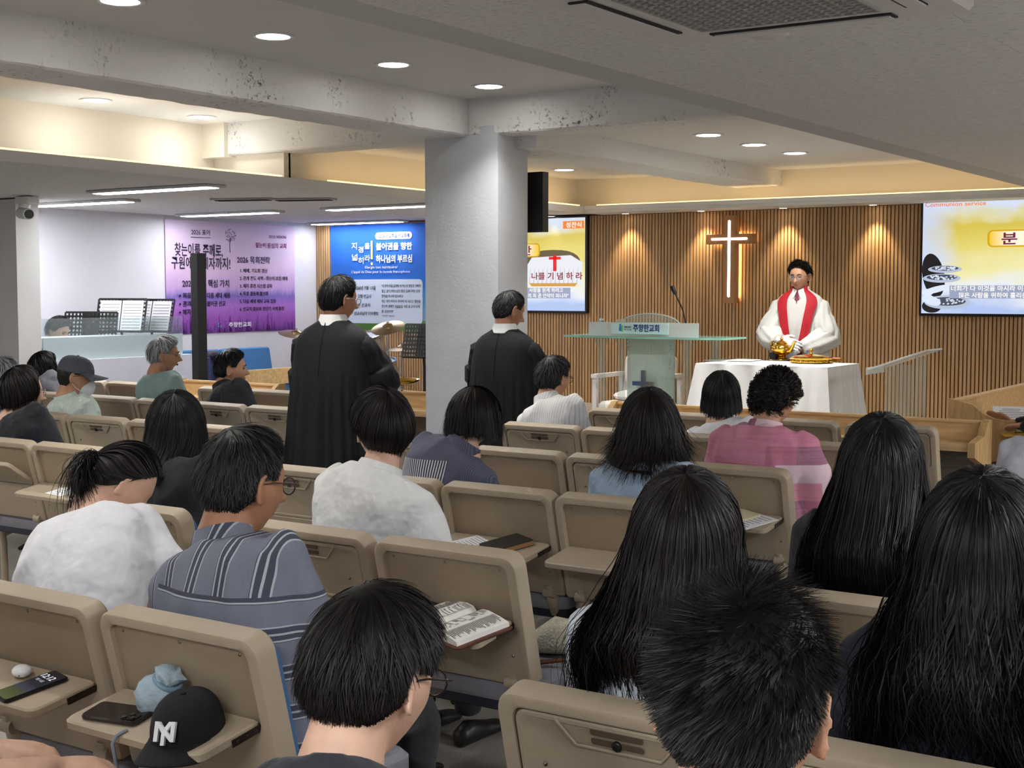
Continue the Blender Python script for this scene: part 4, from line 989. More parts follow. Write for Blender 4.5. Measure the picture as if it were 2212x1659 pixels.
# ---- robed figures
def robed(label, base, headp, hyaw, hpitch, body, robe, skin, hair, inner, z0=0., plate=None, arms=None, wide=1., gl=None, faced=False, glove=None, hs=1., sleeve_r=.10, yoke=None):
    rz = -math.radians(body); e = empty('person', (base[0], base[1], z0), rz, label, 'person', 'people in the hall')
    inv = (Matrix.Translation((base[0], base[1], z0)) @ Matrix.Rotation(rz, 4, 'Z')).inverted()
    c = inv @ headp
    Rh = Matrix.Translation(c) @ Matrix.Rotation(-math.radians(hyaw-body), 4, 'Z') @ Matrix.Rotation(-math.radians(hpitch), 4, 'X')
    nt_ = Rh @ Vector((0, -.028, -.05)); nb = Vector((c.x*.5, min(c.y-.03, .02), c.z-.122)); k = nb.z/1.42
    zs = [(nb.z+.02, .068, .068), (nb.z-.005, .110, .08), (nb.z-.035, .165, .095), (nb.z-.08, .200, .115), (nb.z-.14, .212, .13), (nb.z-.25, .218, .15), (nb.z-.38, .222, .160), (nb.z-.6, .24, .17), (.55, .262, .185), (.25, .285, .2), (.03, .30, .21)]
    def surf(z, a, ext=0.):
        Z = [q[0] for q in zs][::-1]; A = np.interp(z, Z, [q[1] for q in zs][::-1])*wide; B = np.interp(z, Z, [q[2] for q in zs][::-1])*wide
        t = float(sstep(nb.z-.20, nb.z-.45, z)); ple = t*(.009+.008*float(sstep(.9, .2, z)))*(math.sin(a*22+1.3*math.sin(a*5))+.5*math.sin(a*37+2))
        cx = np.interp(z, [0, nb.z], [0, nb.x]); cy = np.interp(z, [0, nb.z], [0, nb.y])
        ca, sa = math.cos(a), math.sin(a); r = 1+0.
        return Vector((cx+(A+ple+ext)*math.copysign(abs(ca)**.85, ca), cy+(B+ple+ext)*math.copysign(abs(sa)**.9, sa), z))
    mb = MB(); n = 120; zz = list(np.linspace(nb.z+.02, nb.z-.2, 10))+list(np.linspace(nb.z-.26, .03, 18))
    mb.loft([[surf(z, 2*math.pi*j/n) for j in range(n)] for z in zz])
    S = {s: Vector((s*.158*wide+nb.x, nb.y, nb.z-.125)) for s in (-1, 1)}; E_, W_ = {}, {}
    A = arms or {}
    for s in (-1, 1):
        q = A.get(s, {}); E_[s] = Vector(q.get('elbow', S[s]+Vector((s*.09, .05, -.28)))); W_[s] = Vector(q.get('wrist', E_[s]+Vector((-s*.06, .22, .02))))
        P = [S[s]+Vector((-s*.05, 0, .022)), S[s]+Vector((s*.015, 0, 0)), S[s].lerp(E_[s], .35), S[s].lerp(E_[s], .75), E_[s]+Vector((s*.01, -.02, -.015)), E_[s].lerp(W_[s], .4)+Vector((0, 0, -.03)), E_[s].lerp(W_[s], .74)+Vector((0, 0, -.03))]
        R = [.045, .072, .084, sleeve_r*.95, sleeve_r*1.05, sleeve_r*1.0, sleeve_r*.66]
        sub = []; subr = []
        for i in range(len(P)-1):
            for u in (0, .33, .66): sub.append(P[i].lerp(P[i+1], u)); subr.append(R[i]+(R[i+1]-R[i])*u)
        sub.append(P[-1]); subr.append(R[-1]); o0 = len(mb.v); m = 40; mb.tube(sub, subr, m)
        for i in range(len(sub)):
            for j in range(m):
                v = mb.v[o0+i*m+j]; d = v-sub[i]; v += d*(.07*math.sin(j*2*math.pi/m*9+i*.5)*min(1, i/6)+.05*math.sin(i*1.1+j*.5)*min(1, i/6))
    mb.build('robe', robe, e, 180)
    bb = MB(); add_head(bb, Rh, hs); bb.tube([nb+Vector((0, 0, -.06)), nb+Vector((0, 0, .03)), (nb+nt_)/2+Vector((0, 0, .02)), nt_, Rh @ Vector((0, -.01, 0))], [.075, .06, .056, .054, .05], 14)
    for s in (-1, 1): bb.tube([nb+Vector((0, 0, -.04)), S[s]+Vector((-s*.04, 0, 0)), S[s].lerp(E_[s], .5), E_[s], E_[s].lerp(W_[s], .4), W_[s]], [.06, .045, .043, .038, .036, .026], 10)
    hb = MB() if glove else bb
    for s in (-1, 1):
        q = A.get(s, {}); d = Vector(q.get('dir', (W_[s]-E_[s]).normalized())); add_hand(bb, W_[s], d, q.get('up', (0, 0, 1)), q.get('side', -s), q.get('curl', .5), .98*hs)
        if glove:
            gm = MB(); add_hand(gm, W_[s]-d.normalized()*.004, d, q.get('up', (0, 0, 1)), q.get('side', -s), q.get('curl', .5), 1.12*hs); gm.tube([W_[s]-d.normalized()*.04, W_[s]], .031, 12); finish('glove', fuse(gm, .0042, 3), glove, e)
    finish('body', fuse(bb, .0052, 2), skin, e)
    mc = MB(); rg = []
    for (dz, ex) in [(-.03, .012), (.02, .004), (.036, .0), (.036, .004), (.014, .010), (-.02, .02)]:
        rg.append([nb+Vector(((.066+ex)*math.cos(a), (.068+ex)*math.sin(a), dz+.012-.03*max(0, math.sin(a)))) for a in [math.radians(-250+320*j/28) for j in range(29)]])
    mc.loft(rg+[rg[0]], False, False); mc.build('collar', inner, e, 50)
    if hair: hair(Hair(Rh, hs, 77+len(label)), e)
    if gl is not None: glasses(e, Rh, hs, gl)
    if faced: face(e, Rh, hs, 1.2)
    return e, Rh, surf, nb, W_
robe_b = M('robe_black', (13,13,16), .8, var=.1, scale=20, bump=.2, bscale=120)
inner_w = M('collar_white', (238,238,236), .8)
glove_w = M('glove_white', (236,236,238), .85, bump=.2, bscale=500)
hp = aY(733, 648, 5.45); W1 = (Matrix.Translation((hp.x-.03, 5.43, 0)) @ Matrix.Rotation(math.radians(10), 4, 'Z')).inverted() @ aY(824, 836, 5.70); hp2 = aY(1100, 672, 6.92)
e, Rh, surf, nb, W_ = robed('elder in long black robe carrying a golden plate, left of the column', (hp.x-.03, 5.43), hp, 18, 8, -10, robe_b, skinC, H_short(n=2200, ln=.05, lift=.012, base=.012, width=.003), inner_w, gl=framem_s, glove=glove_w,
   arms={1: dict(elbow=(.225, .08, 1.12), wrist=tuple(W1), dir=(.25, 1, .1), up=(.6, -.2, .7), curl=.6), -1: dict(elbow=(-.19, .08, 1.10), wrist=(-.08, .30, 1.03), dir=(.5, .8, 0), curl=.5)}, wide=1.05)
ELD1 = (e, W_)
mb = MB(); mb.tube([surf(z, math.radians(-90), .002) for z in np.linspace(nb.z+.01, nb.z-.27, 10)], .0035, 6); mb.build('back_seam', robe_b, e, 60)
e, Rh, surf, nb, W_ = robed('elder in long black robe with bowed head in front of the column', (hp2.x-.02, 6.90), hp2, 26, 20, -6, robe_b, skinC, H_short(n=2000, ln=.035, lift=.008, base=.007, width=.0032, mat=salthair), inner_w, glove=glove_w,
   arms={1: dict(elbow=(.20, .06, 1.06), wrist=(.12, .32, 1.0), curl=.5), -1: dict(elbow=(-.18, .06, 1.06), wrist=(-.10, .30, 1.0), curl=.5)}, wide=1.0)
ELD2 = (e, W_)
mb = MB(); mb.tube([surf(z, math.radians(-90), .002) for z in np.linspace(nb.z+.01, nb.z-.27, 10)], .0035, 6); mb.build('back_seam', robe_b, e, 60)
robe_w = M('robe_white', (206,205,200), .8, var=.03, scale=12, bump=.2, bscale=60)
hm = aY(1727, 598, 10.78)
e, Rh, surf, nb, W_ = robed('minister in white robe and red stole standing behind the communion table', (hm.x, 10.80), hm, 178, 8, 172, robe_w, skinB, None, M('shirt_white', (236,234,228), .8), z0=STG, gl=framem_s, faced=True, glove=glove_w, wide=1.0, sleeve_r=.105,
   arms={1: dict(elbow=(.235, .07, 1.04), wrist=(.085, .27, .98), dir=(-1, .12, -.28), up=(.1, 1, .3), side=-1, curl=.35), -1: dict(elbow=(-.235, .06, 1.02), wrist=(-.02, .255, .89), dir=(.9, .1, -.45), up=(0, 1, .2), side=1, curl=.35)})
h = Hair(Rh, 1., 44); h.short(n=2600, ln=.05, lift=.022, base=.014, width=.0034, add=-4); h.build(blackhair, e)
red = M('stole_red', (176,18,34), .7, var=.08, scale=30, bump=.1, bscale=200)
for s in (-1, 1):
    rg = []
    for z in np.linspace(nb.z+.045, .74, 24):
        t = (nb.z-z)/.6; a0 = 90-s*np.interp(t, [-.1, .05, .3, .8, 1.2], [62, 54, 34, 17, 16]); a1 = 90-s*np.interp(t, [-.1, .05, .3, .8, 1.2], [36, 22, 14, 3, 2])
        rg.append([surf(z, math.radians(a0+(a1-a0)*j/6), .010+.012*float(sstep(0, .3, t))) for j in range(7)]+[surf(z, math.radians(a1+(a0-a1)*j/6), .003+.012*float(sstep(0, .3, t))) for j in range(7)])
    mb = MB(); mb.loft(rg); mb.build('stole', red, e, 50)
mb = MB(); y = .085
mb.loft([[nb+Vector((w_*x, yy+zz*.003, dz)) for x, zz in ((-1, 0), (0, 1), (1, 0), (0, -1))] for w_, yy, dz in [(.014, .088, .012), (.018, .092, -.002), (.012, .096, -.022), (.02, .108, -.06), (.024, .118, -.10)]]); mb.build('tie', M('tie_maroon', (120,44,62), .6, var=.3, scale=60), e, 40)
mb = MB()
for s in (-1, 1): mb.add([nb+Vector((s*.006, .092, .01)), nb+Vector((s*.052, .06, .035)), nb+Vector((s*.06, .072, -.028)), nb+Vector((s*.03, .112, -.055)), nb+Vector((s*.010, .105, -.012))], [(0, 1, 2, 3, 4)])
mb.build('shirt_points', M('shirt_white', (236,234,228), .8), e)
# ================================================================== things on the walls
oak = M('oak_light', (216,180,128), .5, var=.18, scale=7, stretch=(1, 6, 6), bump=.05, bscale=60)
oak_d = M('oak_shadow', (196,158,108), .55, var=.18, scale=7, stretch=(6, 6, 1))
gold = M('gold', (226,176,70), .16, metal=1.)
chrome = M('chrome', (205,205,208), .12, metal=1.)
black = M('black_satin', (18,18,20), .45)
paper = M('paper_white', (240,240,242), .9)
ink = M('ink_dark', (52,52,58), .9)
def sheet(name, w, h, mat, parent, T, nx=24, ny=8, amp=.006, t=.002, seed=0):
    """hanging cloth print: grid with soft ripples, front and back"""
    V = []; F = []; 
    for k in (0, 1):
        for j in range(ny+1):
            for i in range(nx+1):
                x = w*i/nx; y = -h*j/ny; z = amp*math.sin(i*.9+seed)*math.sin(j*.8+i*.3+seed)*min(1, j*.7)+(t if k == 0 else 0); V.append(T @ Vector((x, y, z+.004)))
    n = (nx+1)*(ny+1)
    for k in (0, 1):
        for j in range(ny):
            for i in range(nx):
                a = k*n+j*(nx+1)+i; q = (a, a+nx+1, a+nx+2, a+1); F.append(q if k == 0 else q[::-1])
    mb = MB(); mb.v = V; mb.f = F; mb.mi = [0]*len(F); return mb.build(name, mat, parent, 180)
def grad_mat(name, stops, axis=2, lo=0., hi=1., noise=.0, nscale=6., rough=.8, emis=0., stretch=None, extra=None):
    m, nt, b = newmat(name); L = nt.links; tc = N(nt, 'ShaderNodeTexCoord'); sp = N(nt, 'ShaderNodeSeparateXYZ'); L.new(tc.outputs['Object'], sp.inputs[0])
    mr = N(nt, 'ShaderNodeMapRange'); mr.inputs['From Min'].default_value = lo; mr.inputs['From Max'].default_value = hi; L.new(sp.outputs[axis], mr.inputs['Value'])
    v = mr.outputs[0]
    if noise:
        mp = N(nt, 'ShaderNodeMapping'); L.new(tc.outputs['Object'], mp.inputs['Vector'])
        if stretch: mp.inputs['Scale'].default_value = stretch
        nz = N(nt, 'ShaderNodeTexNoise'); nz.inputs['Scale'].default_value = nscale; nz.inputs['Detail'].default_value = 5; L.new(mp.outputs[0], nz.inputs['Vector'])
        a = N(nt, 'ShaderNodeMath', operation='MULTIPLY_ADD'); L.new(nz.outputs['Fac'], a.inputs[0]); a.inputs[1].default_value = noise; a.inputs[2].default_value = -noise/2
        s = N(nt, 'ShaderNodeMath', operation='ADD'); L.new(v, s.inputs[0]); L.new(a.outputs[0], s.inputs[1]); v = s.outputs[0]
    r = N(nt, 'ShaderNodeValToRGB'); e = r.color_ramp.elements; e[0].position = stops[0][0]; e[0].color = lin(stops[0][1]); e[1].position = stops[-1][0]; e[1].color = lin(stops[-1][1])
    for p, c in stops[1:-1]: q = e.new(p); q.color = lin(c)
    L.new(v, r.inputs['Fac']); L.new(r.outputs['Color'], b.inputs['Base Color']); b.inputs['Roughness'].default_value = rough
    if emis: L.new(r.outputs['Color'], b.inputs['Emission Color']); b.inputs['Emission Strength'].default_value = emis; b.inputs['Base Color'].default_value = (0, 0, 0, 1); [L.remove(l) for l in list(b.inputs['Base Color'].links)]
    return m
# ---- lavender banner on the left wall
BX = XW+.006
o = Vector((BX, 9.43, 2.275)); T = frame(o, (0, 1, 0), (0, 0, 1))
e = empty('banner', (0, 0, 0), 0, 'lavender field vision banner with Korean text on the left wall', 'banner')
e.location = (0, 0, 0)
sheet('cloth', 1.86, 1.145, grad_mat('banner_lavender', [(0, (120,60,150)), (.12, (150,80,175)), (.24, (168,110,196)), (.33, (128,108,190)), (.40, (196,160,214)), (.6, (224,196,226)), (1, (224,206,236))], 2, 1.13, 2.275, .10, 7, stretch=(1, 3, .6)), e, T, amp=.005)
tx = M('print_plum', (66,48,92), .9); tw = M('print_white2', (240,238,246), .9); td = M('print_ink', (46,40,66), .9); tp = M('print_magenta', (140,50,110), .9)
def L_(px, py, hpx, s, mat=td, w=None, bold=.0, name='lettering'):
    p = aX(px, py, BX+.012); k = hpx/240*1.22
    wm = None
    if w: wm = (aX(px+w, py, BX+.012)-p).length
    text(e, s, k, frame(p, (0, 1, 0), (0, 0, 1)), mat, bold=bold, width=wm, name=name)
L_(413, 506, 13, '2026 표어', td, 40); L_(377, 550, 28, '찾는이를 주께로,', td, 104, .012); L_(370, 578, 27, '구원에서 제자까지!', td, 127, .012)
L_(394, 619, 17, '2026 목회 핵심 가치', td, 101, .015); L_(395, 643, 12, '복음', td, 18, .02); L_(395, 661, 12, '관계', td, 18, .02); L_(395, 679, 12, '제자', td, 18, .02)
for bx_, by_ in ((389, 639), (389, 657), (389, 675), (440, 639), (440, 657)): p = aX(bx_, by_, BX+.012); MB().lathe([(.012, 0), (.012, .001), (.006, .0012), (.006, .0)], 12, frame(p, (0, 1, 0), (0, 0, 1))).build('bullet_mark', td, e)
L_(447, 643, 12, '다음 세대 세움', td, 50, .02); L_(447, 661, 12, '불어권 선교', td, 40, .02)
L_(581, 514, 8.5, '2026 VISION', tp, 37); L_(552, 534, 12, '찾는이 중심의 교회', tp, 66, .01); L_(512, 567, 16, '2026 목회전략', tx, 71, .012)
for i, s in enumerate(['1. 예배, 기도회 갱신', '2. 관계 전도 사역', '3. 제자 훈련 시스템 강화', '4. 목장 공동체 활성화', '5. 다음 세대 제자 교육 집중', '6. 선교지 중보와 장단기 사역 확장']):
    L_(518, 588+i*16.7, 9.5, s, td, [58, 50, 70, 62, 78, 96][i], .012)
L_(571, 604.7, 9.5, '- 찾는이 초청 예배', td, 50, .012)
L_(494, 706, 11, '주향한교회', tw, 48, .02)
mb = MB()
for q in ((0, 0), (1, 0), (0, 1)): p = aX(472+q[0]*5, 705-q[1]*6, BX+.012); mb.box(p, (.001, .016, .02))
mb.build('logo_mark', M('logo_blue', (90,150,200), .8), e)
p = aX(413, 512, BX+.012); MB().box(p+Vector((0, .13, 0)), (.001, .27, .005)).build('underline', tx, e)
mb = MB(); p = aX(497, 546, BX+.012); mb.tube([p, p+Vector((0, -.004, .08)), p+Vector((0, .01, .16))], .003, 5)
for i in range(60):
    a = rng.uniform(0, 6.28); r = .085*math.sqrt(rng.random()); mb.box(p+Vector((0, .01+r*math.cos(a), .18+r*math.sin(a)*.8)), (.001, .007, .007))
mb.build('tree_print', tx, e)
mb = MB()
for i in range(150):
    y = 9.45+rng.random()*1.8; hgt = .03+rng.random()**2*.16
    for k in range(int(hgt/.012)): mb.box((BX+.0105, y+rng.normal(0, .004), 1.14+k*.012), (.001, .010*(1-k*.012/hgt*.6), .008))
tag(mb.build('flower_print', M('print_violet', (86,36,122), .9, var=.3, scale=30), e), kind='stuff')
# ---- blue banner on the slatted wall
BY = YW-.018
e2 = empty('banner', (0, 0, 0), 0, 'blue mission banner with white Korean text beside the column', 'banner')
o = Vector((-10.27, BY, 2.285)); T = frame(o, (1, 0, 0), (0, 0, 1))
sheet('cloth', 1.95, 1.15, grad_mat('banner_blue', [(0, (84,130,60)), (.085, (96,150,70)), (.10, (130,170,200)), (.35, (60,140,214)), (.5, (30,104,200)), (1, (24,92,190))], 2, 1.135, 2.285, .04, 3), e2, T, amp=.006, seed=2)
def Lb(px, py, hpx, s, mat=tw, w=None, bold=.02, Y=BY-.014, name='lettering', par=None):
    p = aY(px, py, Y); wm = (aY(px+w, py, Y)-p).length if w else None
    text(par or e2, s, hpx/232*1.22, frame(p, (1, 0, 0), (0, 0, 1)), mat, bold=bold, width=wm, name=name)
def plate_b(px0, py0, px1, py1, r, mat, name, Y, par):
    a = aY(px0, py1, Y); b = aY(px1, py0, Y); w_, h_ = b.x-a.x, b.z-a.z
    mb = MB(); rprism(mb, w_, h_, .002, min(r, h_/2.05), .0005, 6, frame(((a.x+b.x)/2, Y, (a.z+b.z)/2), (1, 0, 0), (0, 0, 1))); return mb.build(name, mat, par)
plate_b(811, 500, 890, 518, .05, tw, 'title_pill', BY-.012, e2); Lb(818, 514, 9.5, '2026 선교주일 선교축제', M('print_blue', (30,70,150), .9), 66, .015, BY-.016)
Lb(812, 539, 16, '불어권을 향한', tw, 78, .03); Lb(812, 566, 17, '하나님의 부르심', tw, 78, .03)
for s, x, y, hh in (('지', 759, 538, 16), ('경', 773, 545, 14), ('을', 787, 537, 14), ('넓', 759, 562, 15), ('히', 773, 569, 15), ('라', 787, 564, 15)): Lb(x, y, hh, s, tw, 11.5, .012)
mb = MB(); a = aY(803, 540, BY-.014); mb.box(a, (.025, .002, .2)); mb.box(a-Vector((0, 0, .15)), (.025, .002, .03)); mb.build('exclamation_mark', M('print_lime', (226,232,120), .9), e2)
Lb(788, 580, 7.5, 'Elargis ton territoire!', tw, 70, .0); Lb(759, 590, 7.5, "L'appel de Dieu pour le monde francophone", tw, 126, .0)
plate_b(716, 603, 913, 697, .05, M('panel_pale', (206,218,236), .8), 'text_panel', BY-.012, e2)
tb = M('print_slate', (60,66,80), .9)
for x, y, s, w_ in ((765, 625, '2026년 7월 12일', 46), (772, 643, '고형 선교사', 30), (772, 662, '수 선교사', 28), (765, 680, '선교사님의 디아펜트', 52)): Lb(x, y, 8.5, s, tb, w_, .015, BY-.016)
for i, s in enumerate(['"네 장막 터를 넓히며 네 처소의 휘장을 아끼지', '말고 널리 펴되 너의 줄을 길게 하며 너의', '말뚝을 견고히 할지어다', '이는 네가 좌우로 퍼지며 네 자손은 열방을', '얻으며 황폐한 성읍들을 사람 살 곳이 되게', '할 것임이라"']): Lb(824, 620+i*11, 6.6, s, tb, [84, 82, 46, 84, 82, 26][i], .0, BY-.016)
Lb(825, 684, 5, '이사야 54:2-3', tb, 26, 0, BY-.016)
# ---- screens with the communion slide
def screen(label, x0, z0, w_, h_, Y):
    s = empty('wall_screen', (x0+w_/2, YW-.014, z0+h_/2), 0, label, 'screen', 'wall screens')
    inv = Vector((x0+w_/2, YW-.014, z0+h_/2))
    mb = MB(); rprism(mb, w_+.045, h_+.045, .05, .012, .004, 3, frame((0, 0, 0), (1, 0, 0), (0, 0, 1))); mb.build('casing', M('screen_bezel', (14,14,16), .3), s)
    F = frame((-w_/2, -.051, -h_/2), (1, 0, 0), (0, 0, 1))
    m, nt, b = newmat('slide'); L = nt.links; tc = N(nt, 'ShaderNodeTexCoord'); sp = N(nt, 'ShaderNodeSeparateXYZ'); L.new(tc.outputs['Generated'], sp.inputs[0])
    nz = N(nt, 'ShaderNodeTexNoise'); nz.inputs['Scale'].default_value = 3.2; nz.inputs['Detail'].default_value = 5; L.new(tc.outputs['Generated'], nz.inputs['Vector'])
    def mth(op, a, c): 
        n = N(nt, 'ShaderNodeMath', operation=op)
        for i, v in enumerate((a, c)):
            if isinstance(v, (int, float)): n.inputs[i].default_value = v
            else: L.new(v, n.inputs[i])
        return n.outputs[0]
    yy = mth('ADD', sp.outputs[2], mth('MULTIPLY', mth('SUBTRACT', nz.outputs['Fac'], .5), .45))
    r = N(nt, 'ShaderNodeValToRGB'); E_ = r.color_ramp.elements; E_[0].position = .08; E_[0].color = lin((170,190,232)); E_[1].position = .97; E_[1].color = lin((206,216,236))
    for p, c in ((.24, (226,230,236)), (.36, (232,226,170)), (.6, (222,206,110)), (.84, (206,186,70)), (.9, (214,206,150))): q = E_.new(p); q.color = lin(c)
    L.new(yy, r.inputs['Fac'])
    xx = mth('ADD', sp.outputs[0], mth('MULTIPLY', mth('SUBTRACT', nz.outputs['Fac'], .5), .5)); e0 = mth('LESS_THAN', xx, .1)
    mr = N(nt, 'ShaderNodeMapRange'); mr.inputs['From Min'].default_value = .02; mr.inputs['From Max'].default_value = .22; mr.inputs['To Min'].default_value = .85; mr.inputs['To Max'].default_value = 0; L.new(xx, mr.inputs['Value'])
    mx = N(nt, 'ShaderNodeMix', data_type='RGBA'); L.new(mr.outputs[0], mx.inputs[0]); L.new(r.outputs['Color'], mx.inputs[6]); mx.inputs[7].default_value = lin((196,210,240))
    L.new(mx.outputs[2], b.inputs['Emission Color']); b.inputs['Emission Strength'].default_value = SCR; b.inputs['Base Color'].default_value = (.02, .02, .02, 1); b.inputs['Roughness'].default_value = .25
    mb = MB(); mb.bx((0, 0, 0), (w_, h_, .002), F); pic = mb.build('picture', m, s)
    def em(name, c, k=1.): return M('slide_'+name, (10,10,10), .4, emis=SCR*k, ecol=c)
    def blob(u, v, a, bb, c, name, z=.003, rot=0., n=24, pw=1.):
        mb = MB(); mb.poly([(a*w_*math.copysign(abs(math.cos(t))**pw, math.cos(t)), bb*h_*math.copysign(abs(math.sin(t))**pw, math.sin(t))) for t in [2*math.pi*i/n for i in range(n)]], .0004, F @ Matrix.Translation((u*w_, v*h_, z)) @ Matrix.Rotation(rot, 4, 'Z')); return mb.build(name, c, pic)
    def words(u, v, hh, t, c, ww, z=.004, bold=.02): text(pic, t, hh*h_, F @ Matrix.Translation((u*w_, v*h_, z)), c, bold=bold, width=ww*w_ if ww else None, ext=.0002)
    # altar picture, right
    blob(.77, .50, .20, .16, em('umber', (96,84,50)), 'shade_print', .0022, 0, 24, .8)
    mb = MB(); mb.poly([(.60*w_, .30*h_), (.97*w_, .29*h_), (.985*w_, .52*h_), (.90*w_, .60*h_), (.62*w_, .58*h_), (.57*w_, .46*h_)], .0004, F @ Matrix.Translation((0, 0, .0030))); mb.build('altar_print', em('cloth', (226,226,234)), pic)
    mb = MB(); mb.poly([(.62*w_, .265*h_), (.93*w_, .265*h_), (.95*w_, .30*h_), (.60*w_, .30*h_)], .0004, F @ Matrix.Translation((0, 0, .0031))); mb.build('altar_edge', em('tan', (206,150,70)), pic)
    for i in range(12):
        mb = MB(); x = (.60+.031*i)*w_; mb.poly([(x, .30*h_), (x+.006*w_, .30*h_), (x+.012*w_, .46*h_), (x+.009*w_, .46*h_)], .0003, F @ Matrix.Translation((0, 0, .0034))); mb.build('fold_print', em('fold', (188,188,202)), pic)
    mb = MB(); mb.bx((.775*w_, .43*h_, .004), (.80*w_, .60*h_, .0045), F); mb.bx((.745*w_, .555*h_, .004), (.83*w_, .585*h_, .0045), F); mb.build('red_cross_print', em('red', (226,22,30)), pic)
    words(.615, .345, .085, '나를 기 념 하 라', em('maroon', (130,24,34)), .365)
    # trays and hands, left
    blob(.058, .34, .055, .20, em('blk', (22,20,24)), 'sleeve_print', .0024, .2); blob(.053, .065, .05, .06, em('blk', (22,20,24)), 'sleeve_print', .0024)
    for k, (u, v, a, bb) in enumerate([(.115, .395, .085, .033), (.10, .315, .095, .040), (.13, .10, .115, .062)]):
        blob(u, v, a, bb, em('pew', (176,186,206)), 'tray_print', .0028+k*.0002); blob(u, v+.008, a*.8, bb*.62, em('dk', (70,76,92)), 'tray_print', .0032+k*.0002)
        for i in range(26):
            t = rng.uniform(0, 6.28); rr = math.sqrt(rng.random())*.75; blob(u+a*rr*math.cos(t), v+.008+bb*.6*rr*math.sin(t), .006, .007, em('pale', (206,214,228)), 'cup_print', .0036+k*.0002, 0, 6)
    for u, v, a, bb, ro in ((.075, .215, .075, .028, .25), (.03, .19, .03, .03, 0), (.05, .115, .05, .04, -.3)): blob(u, v, a, bb, em('glove', (214,224,240)), 'glove_print', .0040, ro)
    # plaque
    mb = MB(); rprism(mb, .36*w_, .15*h_, .0006, .03*h_*1.5, .0002, 5, F @ Matrix.Translation((.50*w_, .66*h_, .0035))); mb.build('plaque_rim', em('gold', (206,160,20)), pic)
    mb = MB(); rprism(mb, .34*w_, .125*h_, .0006, .03*h_, .0002, 5, F @ Matrix.Translation((.50*w_, .66*h_, .0042))); mb.build('plaque_face', grad_mat('slide_plaque', [(0, (240,196,30)), (.3, (246,240,214)), (.7, (246,240,214)), (1, (240,196,30))], 0, -.17*w_, .17*w_, emis=SCR), pic)
    words(.385, .615, .115, '분   잔', em('wine', (110,22,64)), .23, .0052)
    words(.008, .955, .055, 'Communion service', em('orange', (236,120,40)), .30, .004, .01)
    mb = MB(); mb.bx((.845*w_, .885*h_, .003), (.995*w_, .965*h_, .0035), F); mb.build('tag_print', em('tag', (236,130,50)), pic); words(.865, .90, .065, '성찬식', em('wht', (250,245,240)), .11, .0042)
    mb = MB(); mb.bx((.14*w_, .135*h_, .0044), (.90*w_, .25*h_, .0046), F); mb.build('caption_band', em('band', (150,160,186)), pic)
    words(.145, .205, .052, '너희가 다 이것을 마시라 이것은 죄 사함을 얻게 하려고', em('wht', (250,245,240)), .70, .0052); words(.185, .145, .052, '많은 사람을 위하여 흘리는 바 나의 피 곧 언약의 피니라"', em('wht', (250,245,240)), .70, .0052)
    return s
SCR = .52
screen('large wall screen at right showing communion slide with gloved hands', -3.625, 1.375, 1.67, .935, YW)
screen('wall screen half hidden by the column showing the altar with red cross', -8.57, 1.365, 1.63, .915, YW)
# ---- cross
c = empty('wall_cross', (-5.375, YW-.014, 1.85), 0, 'wooden cross with glowing inlay hanging on the slatted wall', 'cross')
wc = M('cross_wood', (176,128,84), .5, var=.12, scale=9, stretch=(4, 4, 1))
mb = MB(); rprism(mb, .125, .80, .085, .003, .002, 2, frame((0, -.03, 0), (1, 0, 0), (0, 0, 1))); rprism(mb, .465, .09, .084, .003, .002, 2, frame((0, -.03, .185), (1, 0, 0), (0, 0, 1))); mb.build('timber', wc, c, 30)
gl_ = M('cross_glow', (255,240,236), .5, emis=1.7, ecol=(255,226,220))
mb = MB(); F = frame((0, -.1155, 0), (1, 0, 0), (0, 0, 1)); rprism(mb, .026, .70, .003, .012, .0005, 4, F @ Matrix.Translation((-.0, .005, 0))); rprism(mb, .36, .022, .0032, .010, .0005, 4, F @ Matrix.Translation((0, .185, 0))); mb.build('light_inlay', gl_, c)
mb = MB(); mb.box((.04, -.02, -.05), (.03, .02, .6)); mb.box((-.15, -.02, .165), (.1, .02, .03)); mb.box((.15, -.02, .205), (.1, .02, .03)); mb.build('back_glow', M('cross_back', (255,220,160), .5, emis=5, ecol=(255,214,150)), c)
# ---- monitor hung behind the column
m_ = empty('hung_monitor', (-5.32, 7.82, 2.16), 0, 'black monitor hung behind the column, seen edge on', 'monitor')
mb = MB(); mb.box((0, 0, 0), (.66, .07, .40)); mb.build('casing', black, m_); mb = MB(); mb.box((0, -.08, .0), (.12, .1, .12)); mb.build('bracket', M('bracket_grey', (90,90,92), .5, metal=.8), m_)
# ---- wall camera
p = aY(62, 428, 6.92)
cc = empty('security_camera', (p.x, p.y, ZR+.01), 0, 'white security camera at the top of the left pier', 'camera')
wp = M('white_plastic', (226,226,224), .45)
mb = MB(); rprism(mb, .17, .12, .055, .02, .006, 4, Matrix.Translation((-.02, 0, -.06))); mb.build('mount', wp, cc, 40)
mb = MB(); mb.tube([(-.05, 0, -.06), (-.05, -.01, -.10)], .045, 14); mb.tube([(-.10, -.0, -.13), (.05, -.04, -.145)], [.045, .045], 16); mb.build('housing', wp, cc, 40)
mb = MB(); mb.tube([(.05, -.04, -.145), (.062, -.043, -.146)], .036, 16); mb.build('lens', black, cc, 40)
